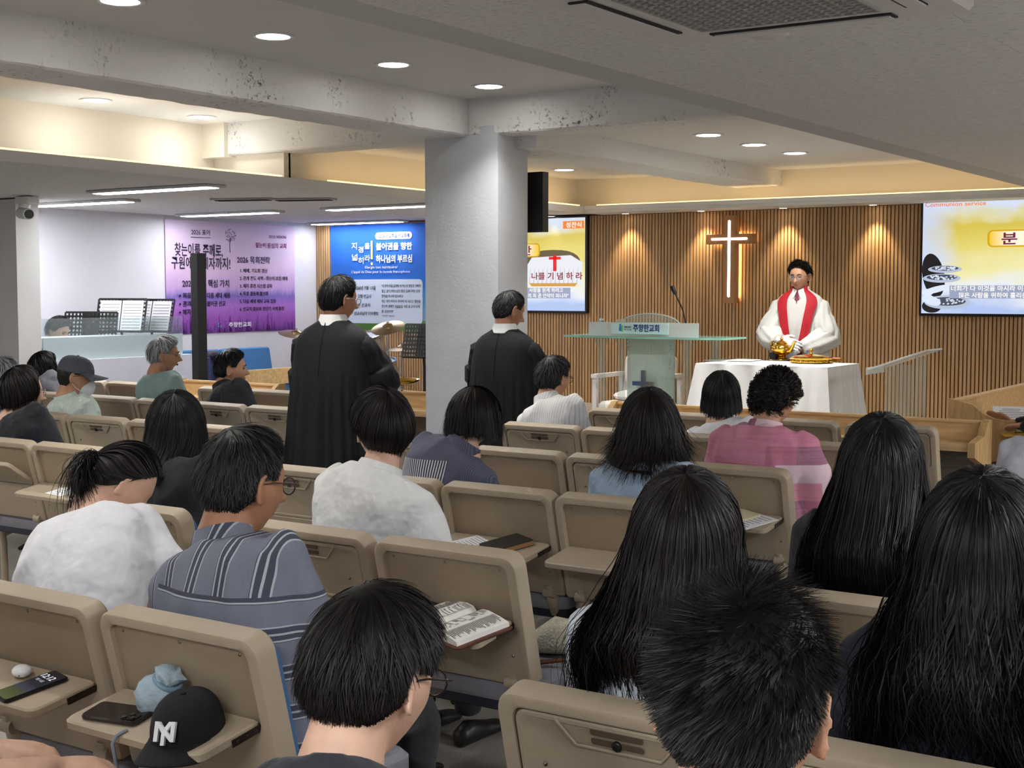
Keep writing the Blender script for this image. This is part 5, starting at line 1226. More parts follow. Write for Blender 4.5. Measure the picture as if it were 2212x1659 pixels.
# ---- ceiling air conditioners, detector
def aircon(label, x, y, w_, d_):
    a = empty('air_conditioner', (x, y, ZR-.005), 0, label, 'air conditioner', 'ceiling cassettes')
    pm = M('cassette_white', (218,217,213), .5)
    mb = MB(); rprism(mb, w_, d_, .035, .05, .012, 6, Matrix.Translation((0, 0, -.04))); mb.build('panel', pm, a, 35)
    g = MB(); gw = w_*.56; n = 16
    for i in range(n+1):
        q = -gw/2+gw*i/n; g.box((q, 0, -.044), (.006, gw, .008)); g.box((0, q, -.044), (gw, .006, .008))
    g.build('intake_grille', M('grille_grey', (170,168,164), .6), a)
    mb = MB(); mb.box((0, 0, -.0415), (gw, gw, .002)); mb.build('filter', M('grille_dark', (92,90,88), .8), a)
    for i in range(4):
        R = Matrix.Rotation(i*math.pi/2, 4, 'Z'); mb = MB(); r = w_*.385
        mb.box((0, r, -.0425), (w_*.58, .055, .004), R); o_ = mb.build('air_slot', M('slot_black', (34,34,34), .7), a)
        mb = MB(); mb.box((0, r+.006, -.047), (w_*.56, .042, .004), R @ Matrix.Translation((0, 0, 0))); mb.build('louver', pm, o_)
    return a
aircon('large ceiling air conditioner cassette cut by the top edge', -1.395, 3.085, .85, .85)
for i, (xx, yy) in enumerate([(-8.03, 8.06), (-7.60, 8.40)]): pass
def slotvent(label, x, y, rz):
    a = empty('ceiling_vent', (x, y, ZR+.012), rz, label, 'vent', 'slot vents before the banners')
    mb = MB(); rprism(mb, .52, .16, .012, .01, .004, 3, Matrix.Translation((0, 0, -.013))); mb.build('frame', M('vent_grey', (176,175,174), .5), a, 35)
    for k in (-1, 0, 1): mb = MB(); mb.box((0, k*.036, -.016), (.46, .018, .006)); mb.build('slat', M('slot_black', (34,34,34), .7), a)
for i, (x0, y0) in enumerate([(525, 432), (657, 432)]): p = aZ(x0, y0, ZR); slotvent('dark slot air vent in left ceiling, '+['nearer the large strip light', 'nearer the column'][i], p.x, p.y, .35)
p = aZ(1660, 70, ZR); d = empty('ceiling_sprinkler', (p.x, p.y, ZR), 0, 'small white dome cover on the near ceiling beside the air conditioner', 'detector')
MB().lathe([(.06, 0), (.058, -.006), (.04, -.016), (.001, -.02)], 24).build('dome', M('cassette_white', (218,217,213), .5), d, 60); MB().lathe([(.066, .001), (.066, -.003), (.058, -.004)], 24, caps=False).build('rim', ringm, d, 60)

# ================================================================== front of the hall
clear = mglass('acrylic_clear', (240,248,247), .05, tint=.15); frost = mglass('acrylic_frost', (206,226,218), .35, frost=.55); edgeg = mglass('glass_edge_green', (150,205,190), .1, frost=.75); clearw = mglass('acrylic_white', (240,244,244), .15, frost=.5)
# ---- main lectern
LY = 10.15; LX = -5.42
lc = empty('lectern', (LX, LY, STG), 0, 'clear acrylic pulpit with church name plate and small cross', 'lectern')
z1 = 1.19-STG
mb = MB(); pts = []
for i in range(41): u = -1+2*i/40; pts.append((u*.75, -.30+.10*abs(u)**2.2-.02*math.cos(u*9)))
pts += [(.75, .22), (.4, .28), (-.4, .28), (-.75, .22)]
mb.poly(pts, .016, Matrix.Translation((0, 0, z1-.016))); mb.build('glass_top', edgeg, lc)
mb = MB(); mb.bx((-.50, -.20, z1), (.52, -.188, z1+.115)); mb.build('front_screen', clearw, lc)
mb = MB(); mb.bx((-.27, -.215, z1+.02), (.26, -.206, z1+.112)); sg = mb.build('name_plate', M('plate_mint', (206,232,230), .5), lc)
text(sg, '주향한교회', .066, frame((-.065, -.2165, z1+.045), (1, 0, 0), (0, 0, 1)), M('print_navy', (30,60,130), .8), bold=.02, width=.24)
text(sg, '대한예수교장로회', .016, frame((-.148, -.2165, z1+.07), (1, 0, 0), (0, 0, 1)), ink, width=.065); text(sg, '하 나 님', .016, frame((-.148, -.2165, z1+.05), (1, 0, 0), (0, 0, 1)), ink, width=.065)
mb = MB(); mb.box((-.185, -.216, z1+.08), (.016, .001, .045)); mb.box((-.185, -.2162, z1+.058), (.022, .001, .03)); mb.build('logo_mark', M('logo_cyan', (40,140,200), .7), sg); mb = MB(); mb.box((-.168, -.216, z1+.065), (.013, .001, .055)); mb.build('logo_mark', M('logo_green', (120,190,90), .7), sg)
mb = MB(); mb.tube([(.30*math.cos(a)*.95, -.05, z1+.085+.10*math.sin(a)) for a in [math.pi*i/18 for i in range(19)]], .006, 6); mb.build('arched_rim', clearw, lc, 60)
mb = MB(); mb.poly([(.285*math.cos(math.pi*i/18), .10*math.sin(math.pi*i/18)) for i in range(19)], .006, frame((0, -.048, z1+.085), (1, 0, 0), (0, 0, 1))); mb.build('arched_panel', clear, lc)
def acol(x, y, h):
    mb = MB(); mb.lathe([(.055, 0), (.055, .03), (.036, .06), (.034, h*.55), (.05, h*.57), (.05, h*.60), (.034, h*.62), (.036, h-.07), (.06, h-.03), (.062, h)], 18, Matrix.Translation((x, y, 0))); return mb.build('acrylic_column', clear, lc, 40)
for x, y in ((-.44, -.08), (-.36, .12), (.33, -.02), (.50, .16)): acol(x, y, z1-.016)
mb = MB(); pts = [(u*.22, -.13+.10*u*u) for u in [-1+2*i/16 for i in range(17)]]; pts2 = [(u*.22, -.115+.10*u*u) for u in [1-2*i/16 for i in range(17)]]
mb.poly(pts+pts2, z1-.03, Matrix.Translation((0, 0, .005))); mb.build('front_panel', frost, lc)
for s in (-1, 1):
    mb = MB()
    for i in range(32): mb.ell((s*(.205-.03*math.sin(i/31*math.pi)), -.05, .03+i*.03), (.009, .009, .012), 8, 6)
    mb.build('beaded_edge', clearw, lc, 60)
mb = MB(); mb.box((0, -.15, .42), (.032, .03, .62)); mb.box((0, -.151, .62), (.19, .032, .036)); mb.build('chrome_cross', chrome, lc)
for s, ch in ((-.13, 'Α'), (.075, 'Ω')): text(lc, ch, .13, frame((s, -.147, .42), (1, 0, 0), (0, 0, 1)), M('etched_grey', (96,106,96), .6), bold=.0)
mb = MB(); mb.poly(rrect(.86, .5, .05, 5), .03, Matrix.Translation((0, 0, 0))); mb.build('base', clearw, lc)
gm_ = empty('gooseneck_microphone', (LX+.33, LY-.06, STG+z1+.001), 0, 'thin black gooseneck microphone rising from the pulpit', 'microphone')
mb = MB(); mb.tube([(0, 0, 0), (.005, 0, .12), (-.02, 0, .22), (-.09, -.01, .36)], .006, 6); mb.build('neck', black, gm_, 60); mb = MB(); mb.tube([(-.085, -.01, .35), (-.115, -.012, .41)], [.016, .018], 10); mb.build('head', black, gm_, 60); mb = MB(); mb.lathe([(.04, 0), (.035, .012), (.01, .016)], 16); mb.build('foot', black, gm_, 60)
w1 = empty('water_bottle', (LX-.43, LY-.1, STG+z1+.001), 0, 'small clear water bottle at the left end of the pulpit top', 'bottle')
mb = MB(); mb.lathe([(.034, 0), (.036, .01), (.036, .09), (.02, .115), (.016, .125)], 16); mb.build('bottle', mglass('bottle_blue', (170,205,225), .1, frost=.5), w1, 50); mb = MB(); mb.lathe([(.018, .122), (.018, .14), (.001, .141)], 14); mb.build('lid', wp, w1, 40)
w2 = empty('paper_cup', (LX-.25, LY-.08, STG+z1+.001), 0, 'beige cup standing on the pulpit top', 'cup'); mb = MB(); mb.lathe([(.03, 0), (.04, .13), (.042, .135), (.037, .132), (.028, .01)], 18); mb.build('cup', M('cup_beige', (206,196,170), .6), w2, 50)
mb = MB(); rprism(mb, .16, .11, .02, .01, .004, 3); ob = mb.build('bible_book', M('book_cream', (214,206,150), .6), None, 40, (LX+.12, LY-.03, STG+z1+.09)); tag(ob, 'pale yellow book lying on the pulpit behind the name plate', 'book')
mb = MB(); mb.box((0, 0, 0), (.35, .12, .012)); mb.box((0, 0, -.05), (.03, .03, .09)); ob2 = mb.build('book_rest', clearw, lc, None, (.08, .0, z1+.08))
# ---- armchair behind the pulpit
ac = empty('armchair', (-5.98, 10.95, STG), 0, 'white framed armchair with pale cushion behind the pulpit', 'chair')
wl = M('cream_leather', (222,212,204), .6); fr = M('frame_white', (226,222,220), .4)
for s in (-1, 1):
    mb = MB(); mb.bx((s*.30-.03, -.30, .60), (s*.30+.03, .25, .635)); mb.build('armrest', fr, ac); 
    for y in (-.27, .22): mb = MB(); mb.bx((s*.30-.02, y-.02, 0), (s*.30+.02, y+.02, .60)); mb.build('leg', fr, ac)
mb = MB(); rprism(mb, .54, .54, .12, .04, .03, 4, Matrix.Translation((0, -.02, .27))); mb.build('seat_cushion', wl, ac, 50); mb = MB(); mb.bx((-.28, -.29, .22), (.28, .25, .265)); mb.build('seat_rail', fr, ac)
mb = MB(); rprism(mb, .52, .42, .10, .05, .03, 4, frame((0, .26, .58), (1, 0, 0), (0, .15, 1))); mb.build('back_cushion', wl, ac, 50); mb = MB(); mb.ell((0, .02, .43), (.26, .18, .06), 16, 8); mb.build('cushion', M('cushion_white', (232,228,226), .8), ac, 60)
# ---- communion table with cloth
TX0, TX1, TY0, TY1, TZ = -4.79, -3.72, 9.70, 10.36, 1.0
tt = empty('communion_table', ((TX0+TX1)/2, (TY0+TY1)/2, STG), 0, 'communion table hidden under a long white cloth', 'table')
hx, hy = (TX1-TX0)/2, (TY1-TY0)/2
mb = MB(); mb.bx((-hx+.02, -hy+.02, TZ-STG-.035), (hx-.02, hy-.02, TZ-STG-.006)); mb.build('table_top', oak, tt)
for sx in (-1, 1):
    for sy in (-1, 1): mb = MB(); mb.bx((sx*(hx-.08)-.025, sy*(hy-.08)-.025, 0), (sx*(hx-.08)+.025, sy*(hy-.08)+.025, TZ-STG-.035)); mb.build('leg', oak, tt)
def tablecloth():
    mb = MB(); n = 160; rings = []
    per = []
    for j in range(n):
        t = j/n*4; k = int(t); u = t-k; c_ = [(-1,-1),(1,-1),(1,1),(-1,1)]; a = c_[k]; b = c_[(k+1) % 4]; x = a[0]+(b[0]-a[0])*u; y = a[1]+(b[1]-a[1])*u; cr = max(0, 1-min(u, 1-u)/.12); per.append((x, y, cr, j))
    H = TZ-STG-.06
    for i, dz in enumerate([0, .006, .02]+list(np.linspace(.06, H, 14))):
        f = dz/H; row = []
        for x, y, cr, j in per:
            wv = (.042*math.sin(j*.61+1.3*math.sin(j*.11))+.020*math.sin(j*1.37+.5))*f**.6*(1-.4*cr)+.03*f
            px_, py_ = x*(hx+.004), y*(hy+.004); ln = math.hypot(px_, py_); nx_, ny_ = (x if abs(x) >= .999 else 0), (y if abs(y) >= .999 else 0)
            out = wv+.13*cr**1.5*f; l2 = math.hypot(nx_, ny_) or 1
            lift = .045*(1-cr)*0+.05*math.sin(j*.19)**2*f*(f > .95)
            row.append((px_+nx_/l2*out, py_+ny_/l2*out, TZ-STG+.001-dz+lift*(f > .9)))
        rings.append(row)
    mb.loft(rings[::-1], False); mb.f.append([len(rings)*n-n+j for j in range(n)]); mb.mi.append(0)
    return mb
ob = tablecloth().build('tablecloth', M('satin_white', (232,232,232), .45, var=.02, scale=8, bump=.08, bscale=40), None, 60, (tt.location.x, tt.location.y, STG)); tag(ob, 'long white satin cloth draped over the communion table', 'tablecloth')
def at_table(px, py): p = aZ(px, py, TZ+.002); return p
# teapot
p = at_table(1688, 778); tp_ = empty('communion_pot', (p.x, p.y, TZ+.003), -.35, 'shiny golden wine pot with spout and handle on a saucer', 'teapot')
mb = MB(); mb.lathe([(.10, 0), (.12, .006), (.118, .009), (.05, .006)], 28); mb.build('saucer', gold, tp_, 40)
mb = MB(); mb.lathe([(.045, .008), (.05, .014), (.034, .028), (.04, .04), (.07, .06), (.086, .085), (.084, .105), (.06, .125), (.045, .132), (.048, .138), (.034, .152), (.016, .160), (.008, .165), (.014, .175), (.006, .186), (.001, .19)], 28); mb.build('pot', gold, tp_, 60)
mb = MB(); mb.tube([(.07, 0, .075), (.10, 0, .085), (.118, 0, .115), (.135, 0, .145), (.155, 0, .155)], [.022, .018, .013, .010, .008], 12); mb.build('spout', gold, tp_, 60)
mb = MB(); mb.tube([(-.06, 0, .125), (-.085, 0, .15), (-.115, 0, .145), (-.12, 0, .11), (-.10, 0, .075), (-.078, 0, .07)], [.007, .008, .008, .008, .007, .006], 10); mb.build('handle', gold, tp_, 60)
for k in range(10):
    mb = MB(); a = k*.628; mb.ell((.078*math.cos(a), .078*math.sin(a), .095), (.012, .012, .02), 8, 6); mb.build('embossed_lobe', gold, tp_, 60)
p = at_table(1752, 784); tr = empty('communion_tray', (p.x, p.y, TZ+.003), 0, 'stacked golden communion tray with lid and knob', 'tray')
mb = MB(); mb.lathe([(.12, 0), (.15, .004), (.158, .018), (.152, .020), (.15, .028), (.13, .030)], 36); mb.build('tray', gold, tr, 40)
for k in range(18):
    a = k*math.pi/9; mb = MB(); mb.ell((.151*math.cos(a), .151*math.sin(a), .012), (.014, .014, .010), 8, 6); mb.build('rim_lobe', gold, tr, 60)
mb = MB(); mb.lathe([(.165, .032), (.168, .038), (.14, .052), (.06, .064), (.02, .068), (.010, .075), (.008, .09), (.016, .098), (.01, .112), (.001, .118)], 36); mb.build('lid', gold, tr, 50)
p = at_table(1792, 781); b_ = empty('wafer_dish', (p.x+.03, p.y, TZ+.003), 0, 'low golden dish beside the lidded tray', 'dish'); mb = MB(); mb.lathe([(.05, 0), (.085, .012), (.09, .022), (.084, .02), (.045, .006)], 24); mb.build('dish', gold, b_, 50)
for k in range(9): mb = MB(); a = k*.7; mb.ell((.045*math.cos(a), .045*math.sin(a), .024), (.02, .016, .008), 8, 6); mb.build('wafer', M('wafer', (206,120,80), .7), b_, 60)
p = at_table(1670, 778); mb = MB(); mb.lathe([(.03, 0), (.034, .05), (.03, .06), (.001, .06)], 18); ob = mb.build('dark_cup', M('cup_navy', (30,24,46), .4), None, 50, (p.x-.01, p.y+.03, TZ+.003)); tag(ob, 'small dark cup standing left of the golden pot', 'cup')
p = at_table(1600, 780); 
for i, (dx, dy, rz_, s) in enumerate(((0, 0, .1, 'upper'), (-.16, -.02, -.1, 'lower'))):
    mb = MB(); rprism(mb, .21, .29, .003, .003, .0005, 2); ob = mb.build('order_sheet', paper, None, None, (p.x+dx, p.y+dy+.05, TZ+.003+.0035*(1-i))); ob.rotation_euler = (0, 0, rz_); tag(ob, 'white order sheet on the table cloth, the '+s+' of two', 'paper')
# ---- small acrylic reading stand
q1, q2 = aY(1885, 800, 9.55), aY(2018, 757, 9.55)
rs = empty('reading_stand', ((q1.x+q2.x)/2, 9.6, STG), 0, 'clear acrylic reading stand with sloping top, right of the table', 'lectern')
ww = (q2.x-q1.x)/2
T = frame((0, 0, (q1.z+q2.z)/2-STG-.0), (ww*2, .0, (q2.z-q1.z)), (0, 1, .0)); mb = MB(); rprism(mb, ww*2.05, .36, .014, .006, .002, 3, T); mb.build('sloping_top', clearw, rs)
mb = MB(); mb.box((-ww*1.0, 0, (q1.z-STG)-.0), (.012, .36, .05)); mb.build('book_stop', clearw, rs)
for x, nm in ((-.10, 'side_panel'), (.11, 'side_panel')): mb = MB(); mb.bx((x-.006, -.10, .02), (x+.006, .12, (q1.z+q2.z)/2-STG+x*.33-.012)); mb.build(nm, clear, rs)
mb = MB(); mb.bx((-.04, -.05, .02), (.05, .05, (q1.z+q2.z)/2-STG-.03)); mb.build('centre_post', clear, rs); mb = MB(); rprism(mb, .42, .38, .02, .02, .004, 4); mb.build('base', clearw, rs)
# ---- long wooden desks before the first row
def long_desk(label, x0, x1, y, ends=(True, True)):
    d = empty('front_desk', ((x0+x1)/2, y, 0), 0, label, 'desk'); h = (x1-x0)/2; zt = .825
    mb = MB(); mb.bx((-h, .0, .70), (h, .022, zt)); mb.build('back_board', oak, d); mb = MB(); mb.bx((-h, -.012, zt), (h, .034, zt+.014)); mb.build('top_rail', oak, d)
    mb = MB(); mb.bx((-h, -.26, .695), (h, 0, .718)); mb.build('shelf', oak, d); mb = MB(); mb.bx((-h, -.275, .69), (h, -.255, .728)); mb.build('shelf_edge', oak, d)
    mb = MB(); mb.bx((-h, .002, .08), (h, .018, .695)); mb.build('modesty_panel', M('panel_greige', (150,134,116), .6, var=.2, scale=5, stretch=(1, 6, 6)), d)
    for s in (-1, 1):
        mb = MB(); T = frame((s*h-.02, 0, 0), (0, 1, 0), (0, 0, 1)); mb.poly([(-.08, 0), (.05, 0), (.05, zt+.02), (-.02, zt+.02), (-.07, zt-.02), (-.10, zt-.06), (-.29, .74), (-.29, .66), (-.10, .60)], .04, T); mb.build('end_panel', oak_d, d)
    return d
long_desk('long oak desk with book shelf in front of the farthest right chairs', -4.45, -2.07, 7.83)
long_desk('oak desk in front of the chair beyond the black suit man', -8.55, -7.45, 7.83)
long_desk('short oak desk between the left elder and the column', -6.5, -5.72, 7.83)
# ---- side desk at right
sd = empty('side_desk', (-2.2, 8.35, 0), 0, 'oak side desk with raised rail running towards the slatted wall', 'desk')
mb = MB(); mb.bx((-.20, -.02, .70), (.16, 2.6, .725)); mb.build('shelf', oak, sd); mb = MB(); mb.bx((-.20, -.02, .725), (-.175, 2.6, .90)); mb.build('raised_rail', oak, sd)
mb = MB(); mb.bx((-.215, -.03, .90), (-.16, 2.6, .915)); mb.build('top_rail', oak, sd)
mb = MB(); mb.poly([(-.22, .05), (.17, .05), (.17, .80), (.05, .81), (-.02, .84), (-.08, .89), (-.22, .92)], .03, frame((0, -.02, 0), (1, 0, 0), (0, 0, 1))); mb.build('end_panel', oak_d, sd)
mb = MB(); mb.bx((-.18, 0, .1), (-.165, 2.6, .70)); mb.build('front_panel', M('panel_greige', (150,134,116)), sd)
sb = empty('side_bench', (-1.55, 7.95, 0), 0, 'oak bench under the person in the lime vest at right edge', 'bench')
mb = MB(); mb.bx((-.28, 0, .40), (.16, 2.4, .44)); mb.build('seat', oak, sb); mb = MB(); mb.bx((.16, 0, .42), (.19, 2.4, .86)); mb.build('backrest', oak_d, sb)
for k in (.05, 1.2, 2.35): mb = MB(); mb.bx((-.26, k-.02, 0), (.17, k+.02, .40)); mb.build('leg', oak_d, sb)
p = Vector((-2.17, 8.47, .745))
def page(label, loc, rz, w_, h_, mat=paper, tilt=(0, 0), lines=6, cat='paper', name='leaflet', t=.003):
    e_ = empty(name, loc, rz, label, cat); e_.rotation_euler = (tilt[0], tilt[1], rz)
    mb = MB(); rprism(mb, w_, h_, t, .003, .0004, 2); mb.build('sheet', mat, e_)
    if lines:
        mb = MB()
        for i in range(lines): mb.box((-.02*w_+rng.uniform(-.03, .03)*w_, h_*(.38-.76*i/max(1, lines-1)), t+.0003), (w_*rng.uniform(.5, .8), h_*.018, .0004))
        mb.build('printed_lines', M('print_grey', (120,120,126), .9), e_)
    return e_
page('printed leaflet propped on the side desk by the reaching hand', (-2.09, 8.47, .80), .3, .21, .29, tilt=(.45, .0), lines=12)
page('yellow envelope under the leaflet on the side desk', (-2.04, 8.42, .735), .5, .24, .32, M('paper_yellow', (236,184,74), .8), tilt=(.12, 0), lines=0, cat='envelope', name='envelope')
pd = empty('offering_plate', (-1.93, 8.80, .735), 0, 'golden plate with pink paper on the side desk at right edge', 'plate'); mb = MB(); mb.lathe([(.11, 0), (.15, .02), (.155, .03), (.145, .028), (.1, .008)], 28); mb.build('plate', gold, pd, 50); mb = MB(); mb.box((0, 0, .035), (.16, .12, .02)); mb.build('pink_paper', M('paper_pink', (214,180,214), .8), pd)
# ================================================================== left side: band corner
# low wall with frosted screen
ps = empty('glass_screen', (-9.5, 7.2, 0), 0, 'frosted glass screen on a low white wall before the keyboard player', 'partition')
yl = aX(393, 700, -9.5).y-7.2
mb = MB(); mb.bx((-.06, .003, 0), (.06, yl+.1, .985)); mb.build('low_wall', lilac, ps)
mb = MB(); mb.bx((-.005, .01, .985), (.005, yl, 1.175)); mb.build('frosted_pane', mglass('pane_frost', (198,214,218), .4, frost=.8), ps); mb = MB(); mb.bx((-.005, .01, 1.175), (.005, yl, 1.335)); mb.build('clear_pane', mglass('pane_clear', (226,236,238), .04, tint=.12), ps)
def perforated(mb, w_, h_, T, nx, ny, bar=.45, blank=()):
    """plate with real square holes built from crossing bars"""
    dx, dy = w_/nx, h_/ny
    for j in range(ny+1): mb.bx((-w_/2, j*dy-dy*bar/2, 0), (w_/2, j*dy+dy*bar/2, .003), T)
    for i in range(nx+1): mb.bx((-w_/2+i*dx-dx*bar/2, 0, 0), (-w_/2+i*dx+dx*bar/2, h_, .003), T)
    for x0, x1 in blank: mb.bx((x0*w_/2, 0, 0), (x1*w_/2, h_, .003), T)
def music_stand(label, x, y, z, rz, w_=.48, sheets=True, tilt=.5):
    s = empty('music_stand', (x, y, 0), rz, label, 'music stand', 'black music stands')
    T = Matrix.Translation((0, 0, z)) @ Matrix.Rotation(math.pi/2-tilt*.5, 4, 'X')
    mb = MB(); perforated(mb, w_, .30, T, 14, 8, .5, ((-.35, .35),) if not sheets else ((-.2, .2),)); mb.build('desk_plate', black, s)
    mb = MB(); mb.bx((-w_/2, -.004, 0), (w_/2, 0, .05), T); mb.build('ledge', black, s)
    mb = MB(); mb.tube([(0, .03, z+.08), (0, .05, z-.1), (0, .05, .25)], .012, 8); mb.build('pole', black, s, 60)
    for k in range(3): mb = MB(); a = k*2.094; mb.tube([(0, .05, .28), (.25*math.cos(a), .05+.25*math.sin(a), .012)], .008, 6); mb.build('leg', black, s, 60)
    if sheets:
        for i, x0 in enumerate((-.11, .11)):
            mb = MB(); mb.bx((x0-.105, .005, .006), (x0+.105, .285, .008), T); q = mb.build('sheet_music', paper, s); mb = MB()
            for k in range(9): mb.bx((x0-.09, .03+k*.027, .008), (x0+.09, .034+k*.027, .0085), T)
            mb.build('staves', ink, q)
    return s
for i, (px, yy) in enumerate([(258, 8.32), (322, 8.62), (192, 8.15)]):
    p = aY(px, 716, yy); music_stand('black perforated music stand with sheets, '+['middle of the group behind the screen', 'rightmost behind the screen', 'low one beside the keyboard player'][i], p.x, p.y, p.z-(.0 if i < 2 else .12), math.radians([20, 10, 30][i]), sheets=i < 2)
p = aY(905, 772, 9.7); music_stand('black perforated music stand left of the column by the drums', p.x+.03, p.y, p.z, math.radians(8), .40, False)
# keyboard for the player
kb = empty('keyboard', (kp.x+.3, 7.80, 0), math.radians(90), 'white electric keyboard top behind the frosted screen', 'keyboard')
mb = MB(); rprism(mb, .9, .28, .09, .02, .006, 3, Matrix.Translation((0, 0, 1.08))); mb.build('case', wp, kb, 40)
for s in (-1, 1): mb = MB(); mb.tube([(s*.34, -.12, 0), (s*.4, .12, 1.08)], .015, 8); mb.build('leg', black, kb); mb = MB(); mb.tube([(s*.4, .12, 0), (s*.4, -.12, 1.08)], .015, 8); mb.build('leg', black, kb)
# column speaker
a = aY(412, 547, 7.95); b = aY(436, 547, 7.95)
sp_ = empty('column_speaker', ((a.x+b.x)/2, 7.97, 0), 0, 'tall thin black column loudspeaker in front of the lavender banner', 'speaker')
mb = MB(); rprism(mb, .085, .10, a.z-.40, .008, .004, 3, Matrix.Translation((0, 0, .40))); mb.build('column', M('speaker_black', (22,22,24), .7, bump=.2, bscale=800), sp_); mb = MB(); rprism(mb, .36, .36, .40, .02, .008, 4); mb.build('bass_box', M('speaker_black2', (24,24,26), .6), sp_)
# choir pews with blue cushions, facing the centre
def choir(label, x, y0, y1, z=.0, rail=True):
    c = empty('choir_pew', (x, y0, 0), 0, label, 'pew'); ln = y1-y0; n = 2
    mb = MB(); mb.bx((-.45, 0, .38), (0, ln, .44)); mb.build('seat', bluef, c)
    for i in range(n): mb = MB(); T = frame((-.50, i*ln/n+.01, .60), (0, 1, 0), (-.18, 0, 1)); rprism(mb, ln/n-.02, .42, .07, .03, .015, 4, T @ Matrix.Translation((ln/n/2-.01, .2, 0))); mb.build('back_cushion', M('pew_blue', (66,118,172), .85, var=.08, scale=200, bump=.15, bscale=500), c, 45)
    mb = MB(); mb.bx((.30, -.02, .72), (.34, ln, .86)); mb.build('front_rail', oak, c)
    mb = MB(); mb.bx((.30, 0, .10), (.33, ln, .72)); mb.build('front_panel', M('pew_blue_panel', (58,104,150), .85, var=.06, scale=200), c)
    for k in (0, 1): mb = MB(); mb.bx((-.5, k*ln-.02, 0), (.34, k*ln+.02, .40)); mb.build('end_panel', oak_d, c)
    return c
p = aX(600, 797, -8.75); 
choir('choir pew with blue cushions and oak rail beside the left elder', p.x-.32, 8.6, 9.95)
# navy jacket on a dark chair back
jk = empty('office_chair', (-8.78, 8.42, 0), math.radians(-40), 'dark chair with a navy jacket hung over it, behind the column speaker', 'chair')
mb = MB(); rprism(mb, .48, .10, .06, .04, .02, 4, Matrix.Translation((0, 0, .98))); mb.build('headrest', M('chair_navy', (30,28,52), .7), jk, 50); mb = MB(); rprism(mb, .46, .45, .08, .04, .02, 4, Matrix.Translation((0, .2, .42))); mb.build('seat', M('chair_navy', (30,28,52)), jk, 50)
mb = MB(); mb.tube([(0, .1, .42), (0, .1, .06)], .03, 10); mb.build('post', black, jk)
for k in range(5): mb = MB(); a_ = k*1.2566; mb.tube([(0, .1, .07), (.26*math.cos(a_), .1+.26*math.sin(a_), .03)], .018, 8); mb.build('foot', black, jk)
jm = MB(); rg = []
for i, z in enumerate(np.linspace(.99, .52, 10)):
    rg.append([((.15+.10*i/9)*math.cos(t)*1.15+.008*math.sin(t*7+i*.4), (.07+.02*i/9)*math.sin(t)-.02+.008*math.sin(t*9), z) for t in [2*math.pi*j/40 for j in range(40)]])
jm.loft(rg); jm.build('jacket', cloth('jacket_navy', (38,42,84)), jk, 60)
# drum kit
dk = aY(838, 712, 10.3)
dr = empty('drum_kit', (dk.x-.05, 10.45, 0), 0, 'drum kit with tilted cymbals partly behind the left elder', 'drums')
cym = M('cymbal_bronze', (150,128,92), .3, metal=1.)
def cymbal(x, y, z, r, tx_, ty_, stand=True):
    T = Matrix.Translation((x, y, z)) @ Matrix.Rotation(tx_, 4, 'X') @ Matrix.Rotation(ty_, 4, 'Y'); mb = MB(); mb.lathe([(r, 0), (r*.3, .018), (r*.28, .03), (r*.12, .042), (.008, .045), (.008, .04), (r*.27, .026), (r*.3, .015), (r*.98, -.002)], 36, T); c = mb.build('cymbal', cym, dr, 40)
    mb = MB(); mb.tube([(x, y, z+.06), (x, y, STG)], .010, 8); mb.build('stand', chrome, dr, 60)
    for k in range(3): mb = MB(); q = k*2.094; mb.tube([(x, y, STG+.2), (x+.2*math.cos(q), y+.2*math.sin(q), STG+.01)], .007, 6); mb.build('stand_leg', chrome, dr, 60)
x0 = dr.location.x
def kit(px, py, Y): p = aY(px, py, Y); return p.x-x0, Y-10.45, p.z
cymbal(*kit(838, 708, 10.3), .165, math.radians(24), math.radians(4)); cymbal(*kit(868, 754, 10.5), .15, math.radians(6), 0); cymbal(*kit(640, 722, 10.2), .18, math.radians(5), math.radians(12))
def drum(px, py, Y, r, h, name, axis='z', mat=None):
    x, y, z = kit(px, py, Y); T = Matrix.Translation((x, y, z)) @ (Matrix.Rotation(math.pi/2, 4, 'X') if axis == 'y' else Matrix.Rotation(.3, 4, 'X')); mb = MB(); mb.lathe([(r, -h/2), (r, h/2)], 32, T); d_ = mb.build(name, mat or M('drum_shell', (196,190,180), .25, metal=.6), dr, 40)
    for q in (-h/2, h/2): mb = MB(); mb.lathe([(r+.008, q-.012), (r+.008, q+.012), (r-.01, q+.014), (r-.01, q-.014)], 32, T); mb.build('hoop', chrome, d_, 40)
    for k in range(6): mb = MB(); a_ = k*1.047; mb.tube([(r*1.01*math.cos(a_), r*1.01*math.sin(a_), -h/2), (r*1.01*math.cos(a_), r*1.01*math.sin(a_), h/2)], .006, 6, T); mb.build('lug', chrome, d_)
drum(800, 748, 10.6, .15, .22, 'tom_drum'); drum(760, 765, 10.6, .15, .22, 'tom_drum'); drum(822, 800, 10.4, .17, .14, 'snare_drum'); drum(770, 830, 10.9, .28, .36, 'bass_drum', 'y')
am = empty('floor_amplifier', (aY(912, 835, 9.9).x+.08, 9.9, STG), 0, 'small black amplifier with white front pads by the column', 'amplifier'); mb = MB(); rprism(mb, .34, .26, .42, .015, .005, 3); mb.build('cabinet', black, am)
for k in (-1, 1): mb = MB(); rprism(mb, .11, .15, .006, .03, .002, 4, frame((k*.075, -.135, .28), (1, 0, 0), (0, 0, 1))); mb.build('front_pad', M('pad_white', (206,206,204), .6), am)

